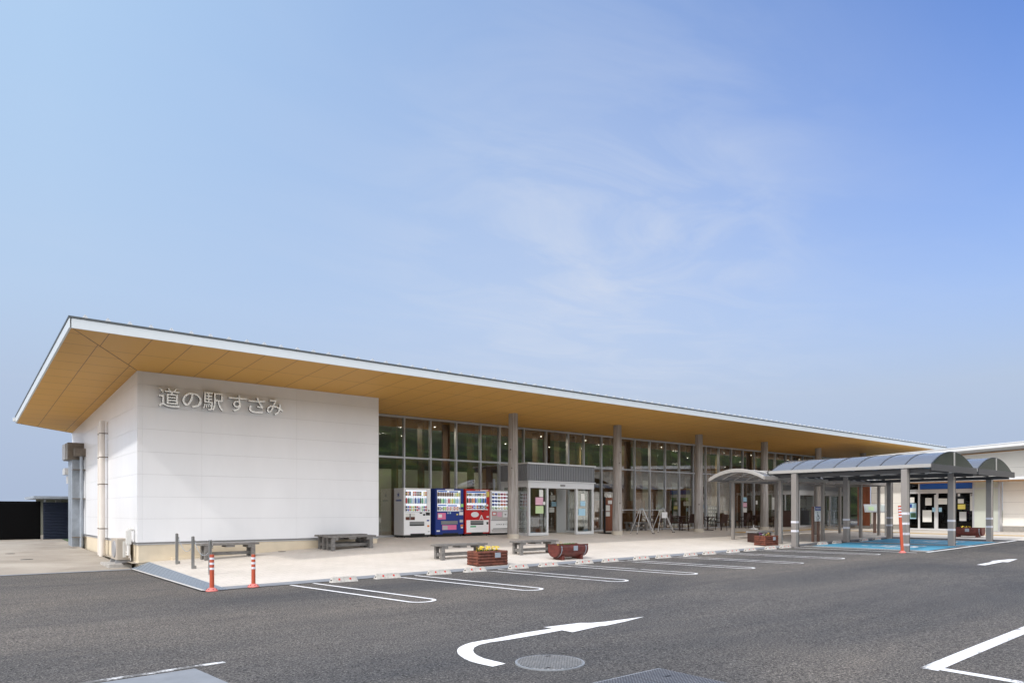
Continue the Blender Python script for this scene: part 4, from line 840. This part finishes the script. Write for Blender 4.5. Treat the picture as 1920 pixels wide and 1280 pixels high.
def pansy(col, n_=7):
    o = thing('pansy_plant', None, 'flower', (0, 0, 0)); mb = MB()
    for k in range(26):
        u = R.uniform(0, 6.28); r = R.uniform(.01, .08); z = R.uniform(0, .11); c_ = Vector((r*math.cos(u), r*math.sin(u), z)); d = Vector((math.cos(u), math.sin(u), .6))*.03; e = Vector((-math.sin(u), math.cos(u), 0))*.014
        mb.quad(c_-d, c_-e, c_+d, c_+e)
    mb.build('leaves', 'leaf', o, world=False)
    mb = MB()
    for k in range(n_):
        c_ = Vector((R.uniform(-.06, .06), R.uniform(-.06, .06), R.uniform(.05, .17))); tl = Vector((R.uniform(-.5, .2), R.uniform(-1, -.2), R.uniform(.3, 1))).normalized(); q = tl.to_track_quat('Z', 'Y').to_matrix()
        mb.quad(*[c_+q @ Vector((.026*math.cos(a*math.pi/3)*(1 if a % 2 else .8), .026*math.sin(a*math.pi/3), 0)) for a in range(6)])
    if n_: mb.build('petals', col, o, world=False)
    return o
FT = [pansy('petal_yellow', 12), pansy('petal_yellow', 9), pansy('petal_purple', 9), pansy('petal_white', 9), pansy('petal_yellow', 0)]; used = set()
def plant(k, x, y, z, lab, grp):
    o = FT[k] if k not in used else copy_tree(FT[k]); used.add(k); o.location = (x, y, z); o.rotation_euler = (0, 0, R.uniform(0, 1.2)); o['label'] = lab; o['group'] = grp
z0 = hh(11.47, 15.03)
for i in range(9):
    plant(0, 11.47-.37+.078*i+R.uniform(-.01, .01), 15.03+R.choice([-.08, .02, .1]), z0+.33, 'bright yellow pansy in the brown log planter beside the grey bench', 'yellow pansies in the log planter')
z0 = hh(25.45, 15.1)
for i in range(4): plant(1 if i > 1 else 3, 25.2+.14*i, 15.08, z0+.33, 'yellow and white pansy in the log planter under the walkway canopy', 'pansies in the canopy log planter')
for i in range(2): plant(2, 25.1+.5*i, 15.14, z0+.33, 'purple pansy in the log planter under the walkway canopy', 'purple pansies in the canopy log planter')
z0 = hh(14.6, 15.15)
for i in range(5): plant(1 if i < 1 else 4, 14.3+.13*i, 15.15+R.uniform(-.05, .05), z0+.36, 'small yellow pansy at the left end of the half barrel planter' if i < 1 else 'green pansy seedling without flowers in the half barrel planter', 'sparse plants in the half barrel')
for i in range(3): plant(0, 37.3, 12.05-.14*i, hh(37.3, 12)+.34, 'yellow pansy in the barrel planter before the shop entrance', 'yellow pansies before the shop')
# ------------------------------------------------------------------ bollards, orange posts, wheel stops
def bollard(label, s, p):
    v = thing('steel_bollard', label, 'bollard', (s, p, hh(s, p)), 0, 'stainless bollards with chain')
    MB().cyl((0, 0, -.02), (0, 0, .80), .038, .038, 16).cyl((0, 0, .80), (0, 0, .815), .038, .025, 16).build('post', 'stainless', v, world=False, smooth=True)
    MB().box(.02, .075, -.03, .02, .0, .09).build('hinge_lock', 'stainless', v, world=False, bev=.004)
    MB().cyl((.04, -.01, .70), (.055, -.01, .70), .018, .018, 8).cyl((.04, -.01, .64), (.055, -.01, .64), .012, .012, 8).build('chain_hook', 'stainless', v, world=False); return v
p3 = onS(394, 1050, 4.87)[0]
bollard('steel bollard farthest back, nearest the white wall', 4.86, 19.85); bollard('middle steel bollard between the wall and the orange posts', 4.88, 18.42); bollard('steel bollard nearest the car park, behind the orange post', 4.87, p3)
def chain(label, a, b_, sag):
    pts = []
    for i in range(13):
        u = i/12; q = Vector(a).lerp(Vector(b_), u); q.z -= sag*4*u*(1-u); pts.append(q)
    tag(MB().tube(pts, .007, 5).build('chain', 'galv', smooth=True), label, 'chain', 'chains between the bollards')
chain('thin chain sagging between the two rear steel bollards', (4.9, 19.85, .82), (4.92, 18.42, .77), .30); chain('thin chain between the middle and front steel bollards', (4.92, 18.42, .77), (4.91, p3, .72), .28)
def opost(label, x, y, z, h_, r, nb, tilt=(0, 0)):
    v = thing('orange_delineator_post', label, 'traffic post', (x, y, z), 0, 'orange rubber posts'); v.rotation_euler = (tilt[0], tilt[1], 0)
    mb = MB(); pr = [(.115, 0), (.115, .015), (.09, .04), (.06, .062), (r, .07)]
    for (r0, z0_), (r1, z1_) in zip(pr, pr[1:]): mb.cyl((0, 0, z0_), (0, 0, z1_), r0, r1, 20, False)
    bs_ = mb.build('base', 'pink_rubber', v, world=False, smooth=True)
    mb = MB()
    for k in range(7): u = k*math.pi*2/7+.2; mb.cyl((.088*math.cos(u), .088*math.sin(u), .036), (.092*math.cos(u), .092*math.sin(u), .046), .009, .009, 8)
    mb.build('bolt_holes', 'black', bs_, world=False)
    MB().cyl((0, 0, .06), (0, 0, h_), r, r*.97, 18).build('post', 'orange_rubber', v, world=False, smooth=True)
    t0 = h_-.055
    for k in range(nb): z1_ = t0-k*.098; MB().cyl((0, 0, z1_-.043), (0, 0, z1_), r*1.02, r*1.02, 18, False).build('reflective_band', 'reflective', v, world=False, smooth=True)
opost('orange post with white bands at the corner of the drain grating', 4.12, 14.24, -.025, .71, .043, 3); opost('orange post with white bands right of the corner one, on the gutter', 4.95, 14.32, -.01, .66, .04, 3)
opost('tall leaning orange post with white bands against the canopy post', onP(1692, 1000, 9.95)[0], 9.95, .105, 1.6, .05, 4, (rad(-2.2), rad(-2.8)))
def stop():
    v = thing('wheel_stop', None, 'wheel stop', (0, 0, 0), 0, 'concrete wheel stops along the kerb'); L_ = .31
    mb = MB(); mb.quad((-L_, -.075, 0), (L_, -.075, 0), (L_-.04, -.035, .115), (-L_+.04, -.035, .115)); mb.quad((-L_, .075, 0), (L_, .075, 0), (L_-.04, .035, .115), (-L_+.04, .035, .115))
    mb.quad((-L_+.04, -.035, .115), (L_-.04, -.035, .115), (L_-.04, .035, .115), (-L_+.04, .035, .115)); mb.quad((-L_, -.075, 0), (-L_+.04, -.035, .115), (-L_+.04, .035, .115), (-L_, .075, 0)); mb.quad((L_, -.075, 0), (L_-.04, -.035, .115), (L_-.04, .035, .115), (L_, .075, 0)); mb.quad((-L_, -.075, 0), (L_, -.075, 0), (L_, .075, 0), (-L_, .075, 0))
    mb.build('block', 'concrete_stop', v, world=False, bev=.006)
    for x in (-.13, .13):
        MB().quad(*[(x+a, -.061+b_*.35, .045+b_) for a, b_ in ((-.022, 0), (.022, 0), (.022, .042), (-.022, .042))]).build('red_reflector', 'red_reflector', v, world=False)
    MB().box(-L_+.012, -L_+.02, -.03, .03, .03, .06).build('end_hole', 'black_rubber', v, world=False); return v
st0 = stop(); first = True
ordn = ['first', 'second', 'third', 'fourth', 'fifth', 'sixth', 'seventh', 'eighth', 'ninth', 'tenth', 'eleventh', 'twelfth', 'thirteenth', 'fourteenth', 'fifteenth', 'sixteenth']
for k, (a, b_, y) in enumerate([(615, 674, 1093), (699, 754, 1086), (798, 849, 1079), (867, 914, 1073), (950, 994, 1067), (1008, 1048, 1062), (1076.5, 1115, 1057.5), (1126, 1162, 1052.5), (1185, 1220, 1048), (1228, 1259, 1045), (1279.6, 1310, 1041.2), (1316, 1343.5, 1038.5), (1360, 1389, 1035), (1393, 1419.6, 1032.5), (1431.7, 1458, 1029.5), (1460, 1485, 1027), (1531, 1554, 1022), (1559, 1580, 1019), (1610, 1630, 1015), (1636, 1652, 1013)]):
    q = G((a+b_)/2, y); P = 14.03; s = onP((a+b_)/2, y, P)[0]
    if k < 16: lab = ordn[k]+' concrete wheel stop along the kerb counted from the left'
    else: lab = ['left concrete wheel stop of the nearer blue parking bay', 'right concrete wheel stop of the nearer blue parking bay', 'left concrete wheel stop of the farther blue parking bay', 'right concrete wheel stop of the farther blue parking bay'][k-16]
    o = st0 if k == 0 else copy_tree(st0); o.location = (s, P, lerp(AS, s)+.004); o.rotation_euler = (0, 0, rad(R.uniform(-2.5, 2.5))); o['label'] = lab
# ------------------------------------------------------------------ covers in the ground
def cover(name, label, s, p, r, mt='drain_iron', rim='concrete'):
    z = hh(s, p)+.008; v = thing(name, label, 'manhole cover', (s, p, z)); MB().cyl((0, 0, -.02), (0, 0, .004), r, r, 32).build('ring', rim, v, world=False); MB().cyl((0, 0, -.02), (0, 0, .007), r*.93, r*.93, 32).build('lid', mt, v, world=False)
    return v
mh_ = G(1031, 1242); cv = cover('manhole_cover', 'round patterned iron manhole cover in the asphalt by the curved arrow', mh_[0], mh_[1], .36, 'manhole_iron', 'gutter')
for a in (.9, 3.9): MB().box(.27*math.cos(a)-.03, .27*math.cos(a)+.03, .27*math.sin(a)-.015, .27*math.sin(a)+.015, 0, .0085).build('lifting_slot', 'black', cv, world=False)
for px, r, lab in (((50, 1049), .17, 'largest dark drain cover on the concrete yard, nearest the left edge'), ((19, 1038), .14, 'small dark drain cover on the yard at the far left edge'), ((137, 1027), .14, 'round drain cover on the yard left of the duct riser'), ((165, 1023), .2, 'round drain cover on the yard beside the downpipes'), ((242, 1051.5), .14, 'round drain cover in front of the air conditioner slab')):
    q = G(*px); cover('drain_cover', lab, q[0], q[1], r)
q = G(528.7, 1034); cover('drain_cover', 'small dark drain cover on the pavement right of the bollard bench', q[0], q[1], .12)
q = G(243, 1056.5); v = thing('drain_box', 'small square drain cover near the white wall corner', 'drain cover', (q[0]-.05, q[1], q[2]+.008)); MB().box(-.12, .12, -.12, .12, -.02, .006).build('lid', 'drain_iron', v, world=False)
v = thing('grate_cover', 'large rectangular iron access cover in the asphalt at the bottom edge', 'manhole cover', (5.05, 3.95, -.022)); MB().box(-.47, .49, -.62, .5, -.02, .006).build('frame', 'gutter', v, world=False)
for x in (-.45, .015): MB().box(x, x+.455, -.6, .47, -.02, .011).build('lid', 'grate_iron', v, world=False)
for x in (-.3, .22): MB().box(x, x+.08, .2, .24, 0, .0125).build('lifting_slot', 'black', v, world=False)
# ------------------------------------------------------------------ air conditioner
ac = thing('air_conditioner', 'beige outdoor air conditioner unit on a concrete slab beside the white wall corner', 'air conditioner', (3.93, 21.6, hh(3.9, 21.6)+.10))
MB().box(-.16, .16, 0, .85, .09, .67).build('casing', 'ac_beige', ac, world=False, bev=.012); MB().cyl((-.162, .36, .38), (-.185, .36, .38), .24, .22, 28).build('fan_grille', 'ac_grill', ac, world=False)
MB().box(-.02, .07, -.03, 0, .16, .60).build('valve_cover', 'pipe_cover', ac, world=False, bev=.006); MB().box(.09, .13, -.004, 0, .40, .53).build('rating_label', 'white', ac, world=False)
for y in (.06, .75): MB().box(-.19, .19, y, y+.05, 0, .09).build('foot', 'ac_grill', ac, world=False)
v = thing('concrete_slab', 'low concrete slab under the air conditioner', 'slab', (3.86, 21.9, hh(3.9, 21.6))); MB().box(-.32, .24, -.52, .75, -.05, .10).build('slab', 'concrete', v, world=False, bev=.01)
MB().tube([(4.12, 21.32, 1.02), (4.0, 21.32, 1.02), (4.0, 21.32, .32)], .045, 10).box(3.94, 4.06, 21.26, 21.38, .62, 1.0).build('pipe_cover', 'pipe_cover', B1)
MB().tube([(3.98, 21.55, .40), (4.02, 21.35, .40), (4.02, 21.33, .25)], .016, 8).tube([(3.98, 21.55, .33), (4.05, 21.35, .32), (4.05, 21.33, .18)], .012, 8).build('refrigerant_pipe', 'pipe_pvc', B1)
# ------------------------------------------------------------------ fence, bin store, left edge
fz = hh(0, 34.9)
fn = thing('black_fence', 'tall solid black slatted fence across the end of the concrete yard', 'fence', (0, 34.9, fz)); mb = MB().box(-60, 3.25, 34.895, 34.905, fz, fz+1.56)
for k in range(15): mb.box(-60, 3.25, 34.88, 34.91, fz+k*.105, fz+k*.105+.098)
mb.build('slats', 'fence_black', fn)
for x in range(-60, 4, 3): MB().box(x+.25-.04, x+.25+.04, 34.91, 34.99, fz, fz+1.58).build('post', 'fence_black', fn)
sh = thing('bin_store', 'navy corrugated shed with flat grey roof behind the white building', 'shed', (6, 36, fz)); mb = MB()
for k in range(24):
    z = fz+k*.064; mb.quad((3.35, 34.65, z), (9, 34.65, z), (9, 34.60, z+.032), (3.35, 34.60, z+.032)); mb.quad((3.35, 34.60, z+.032), (9, 34.60, z+.032), (9, 34.65, z+.064), (3.35, 34.65, z+.064))
mb.build('corrugated_wall', 'shed_navy', sh)
for x in (3.38, 5.2, 7.0): MB().box(x, x+.06, 34.66, 34.72, fz, fz+1.75).build('post', 'galv', sh)
MB().box(3.0, 9.4, 34.3, 38.2, fz+1.68, fz+1.78).build('roof', 'galv', sh); MB().box(3.4, 9, 37.9, 38, fz, fz+1.68).build('back_wall', 'int_wall', sh)
for x in (4.0, 4.5, 5.4): MB().box(x, x+.2, 36.5, 36.7, fz+1.2, fz+1.66).build('stored_box', 'grey_light', sh)
# ------------------------------------------------------------------ terrace furniture
def chair():
    v = thing('wicker_chair', None, 'chair', (0, 0, 0), 0, 'dark brown wicker terrace chairs')
    MB().box(-.23, .23, -.22, .22, .40, .45).build('seat', 'wicker', v, world=False, bev=.01)
    mb = MB(); mb.ext([(-.22, .20, .45), (.22, .20, .45), (.20, .30, .86), (-.20, .30, .86)], (0, .03, 0)); mb.build('backrest', 'wicker', v, world=False, bev=.01)
    for x in (-1, 1):
        MB().cyl((x*.20, -.19, 0), (x*.20, -.19, .42), .017, .017, 8).build('leg', 'dark_wood', v, world=False); MB().cyl((x*.20, .22, 0), (x*.20, .20, .42), .017, .017, 8).build('leg', 'dark_wood', v, world=False)
        MB().tube([(x*.24, .26, .66)]+[(x*.25, .16-.36*i/6, .66-.03*i/6-.0) for i in range(7)]+[(x*.245, -.22, .56), (x*.23, -.20, .42)], .015, 8).build('armrest', 'dark_wood', v, world=False, smooth=True)
    return v
ch = chair(); cz = .0
def dupc(s, p, rz, lab, first=[True]):
    if first[0]: o = ch; first[0] = False
    else: o = copy_tree(ch)
    o.location = (s, p, hh(s, p)); o.rotation_euler = (0, 0, rz); o['label'] = lab
for x, P, rz, lab in ((1231, 22.5, 200, 'leftmost wicker chair by the glass, behind the easel with the white board'), (1269, 22.1, 20, 'wicker chair with its arms towards the camera at the first terrace table'), (1290.5, 21.75, 175, 'wicker chair just left of the third timber column, back to the camera'), (1352, 21.5, 165, 'wicker chair right of the third timber column behind the canopy post'), (1394, 22.2, 190, 'wicker chair at the table between third and fourth timber columns'), (1406, 22.5, 90, 'wicker chair beside the table left of the fourth timber column'), (1423, 22.6, 270, 'wicker chair partly hidden by the fourth timber column'), (1448, 21.9, 180, 'rightmost wicker chair, right of the fourth timber column')):
    s = onP(x, 950, P)[0]; dupc(s, P, rad(rz), lab)
def table():
    v = thing('terrace_table', None, 'table', (0, 0, 0), 0, 'dark wooden terrace tables')
    MB().box(-.36, .36, -.36, .36, .68, .72).build('top', 'dark_wood', v, world=False, bev=.006); MB().cyl((0, 0, .03), (0, 0, .68), .035, .035, 10).build('stem', 'dark_wood', v, world=False)
    for a in range(4):
        u = a*math.pi/2+.78; MB().bar((0, 0, .02), (.3*math.cos(u), .3*math.sin(u), .02), .05, .04).build('foot', 'dark_wood', v, world=False); MB().bar((0, 0, .45), (.28*math.cos(u), .28*math.sin(u), .68), .035).build('brace', 'dark_wood', v, world=False)
    return v
tb = table()
for i, (x, P, lab) in enumerate(((1275, 22.35, 'dark terrace table between the easel and the third timber column'), (1327, 21.75, 'dark terrace table directly right of the third timber column'), (1414, 22.5, 'dark terrace table left of the fourth timber column'))):
    s = onP(x, 950, P)[0]; o = tb if i == 0 else copy_tree(tb); o.location = (s, P, hh(s, P)); o['label'] = lab
def stool(x, P):
    s = onP(x, 950, P)[0]; v = thing('low_stool', 'low black stool by the glass left of the fourth timber column', 'stool', (s, P, hh(s, P))); MB().box(-.22, .22, -.18, .18, .38, .43).build('seat', 'black', v, world=False)
    for a in (-1, 1):
        for b_ in (-1, 1): MB().box(a*.18-.015, a*.18+.015, b_*.14-.015, b_*.14+.015, 0, .38).build('leg', 'black', v, world=False)
stool(1379, 22.8)
def easel(s, p, lab, board):
    v = thing('easel_stand', lab, 'stand', (s, p, hh(s, p)), 0, 'silver folding stands'); H = 1.16
    for (a, y) in ((-.42, -.1), (-.36, .35), (.36, -.45), (.50, -.25)):
        x = a*1.; MB().cyl((x, y, .02), (x*.12, y*.12, H), .013, .013, 8).build('leg', 'easel_alu', v, world=False, smooth=True); MB().cyl((x, y, 0), (x*.98, y*.98, .05), .024, .022, 8).build('rubber_foot', 'black', v, world=False)
    MB().box(-.08, .08, -.07, .07, H-.03, H+.01).build('hinge', 'galv', v, world=False)
    if board: MB().box(-.20, .20, -.16, -.14, .70, .98).build('notice_board', 'white', v, world=False)
easel(25.05, 21.15, 'silver A-frame stand without a board right of the second timber column', False); easel(26.85, 21.4, 'silver A-frame stand carrying a small white board', True)
v = thing('leaflet_stand', 'tall brown information stand with notices beside the second timber column', 'display stand', (23.55, 21.75, hh(23.5, 21.7)))
MB().box(-.3, .35, .0, .05, .12, 1.62).build('panel', 'brown_panel', v, world=False, bev=.006); MB().box(-.32, -.27, -.02, .07, .05, 1.66).build('frame_post', 'black', v, world=False); MB().box(-.45, .4, -.22, .3, 0, .05).build('foot', 'black', v, world=False)
for (a, b_, c_) in ((-.24, 1.02, 1.28), (-.1, 1.34, 1.5), (-.24, .78, .98)): MB().box(a, a+.26, -.012, -.002, b_, c_).build('notice', 'paper', v, world=False)
MB().box(-.1, .12, .0, .03, 1.64, 1.78).build('top_card', 'paper', v, world=False)
# brown counter screen
cs = thing('brown_counter', 'long dark brown counter in front of the glass behind the canopy posts', 'counter', (40.6, 22.3, .5)); z0 = .5
MB().box(38.9, 42.3, 22.15, 22.55, z0, z0+.98).build('front', 'dark_wood', cs); MB().box(38.85, 42.35, 22.1, 22.6, z0+.98, z0+1.02).build('top', 'dark_wood', cs)
# sunshade weights
for (x, mt, lab) in ((1413, 'white', 'white plastic parasol base on the pavement in front of the fourth timber column'), (1429, 'black', 'black plastic parasol base next to the white one')):
    q = G(x, 992); v = thing('parasol_base', lab, 'parasol base', q); MB().cyl((0, 0, 0), (0, 0, .06), .26, .24, 8).cyl((0, 0, .06), (0, 0, .11), .20, .09, 8).build('weight', mt, v, world=False); MB().cyl((0, 0, .1), (0, 0, .26), .035, .03, 10).build('socket', mt, v, world=False)
# accessible parking sign
v = thing('parking_sign', 'accessible parking sign with wheelchair symbol on two brown posts', 'sign', (29.2, 15.0, .17))
for x in (-.24, .22): MB().box(x-.06, x+.06, -.04, .04, -.03, 1.53).build('post', 'sign_wood', v, world=False)
MB().box(-.19, .30, -.07, -.045, .9, 1.53).build('board', 'white', v, world=False); MB().box(-.19, .30, -.075, -.0705, 1.36, 1.53).build('header', 'ink_blue', v, world=False)
t_ = text_mb('専用駐車場', 1, .01, 0); fit(t_, -.15, .26, 1.41, 1.48, -.076, .004); t_.build('header_text', 'white', v, world=False)
mb = MB(); cxx, cz = .06, 1.06
mb.tube([(cxx+.095*math.cos(rad(a)), -.073, cz+.095*math.sin(rad(a))) for a in range(-210, 61, 18)], .009, 6); mb.tube([(cxx-.03, -.073, 1.23), (cxx-.02, -.073, 1.12), (cxx+.07, -.073, 1.11), (cxx+.11, -.073, 1.01), (cxx+.15, -.073, 1.02)], .010, 6); mb.tube([(cxx-.02, -.073, 1.17), (cxx+.05, -.073, 1.17)], .009, 6); mb.cyl((cxx-.03, -.074, 1.275), (cxx-.03, -.07, 1.275), .022, .022, 12); mb.build('wheelchair_symbol', 'black', v, world=False)
t_ = text_mb('身障者用', 1, .01, 0); fit(t_, -.12, .22, .92, .945, -.071, .003); t_.build('small_text', 'grey_mid', v, world=False)
# slanted information board
q = G(1640, 999); v = thing('information_board', 'slanted map board on a brown post before the cream wall', 'information board', q, rad(-60))
MB().box(-.07, .07, -.06, .06, 0, 1.18).build('post', 'sign_wood', v, world=False)
Mx = Matrix.Translation((0, -.05, 1.32)) @ Matrix.Rotation(rad(-38), 4, 'X') @ Matrix.Rotation(0, 4, 'Y')
MB().box(-.5, .5, -.33, .33, -.015, .015, Matrix.Translation((0, -.05, 1.3)) @ Matrix.Rotation(rad(38), 4, 'X')).build('board', 'grey_light', v, world=False); MB().box(-.44, .44, -.27, .27, .016, .02, Matrix.Translation((0, -.05, 1.3)) @ Matrix.Rotation(rad(38), 4, 'X')).build('map', 'frosted', v, world=False); MB().box(-.3, -.05, -.2, .1, .021, .024, Matrix.Translation((0, -.05, 1.3)) @ Matrix.Rotation(rad(38), 4, 'X')).build('map_land', 'paper_green', v, world=False)
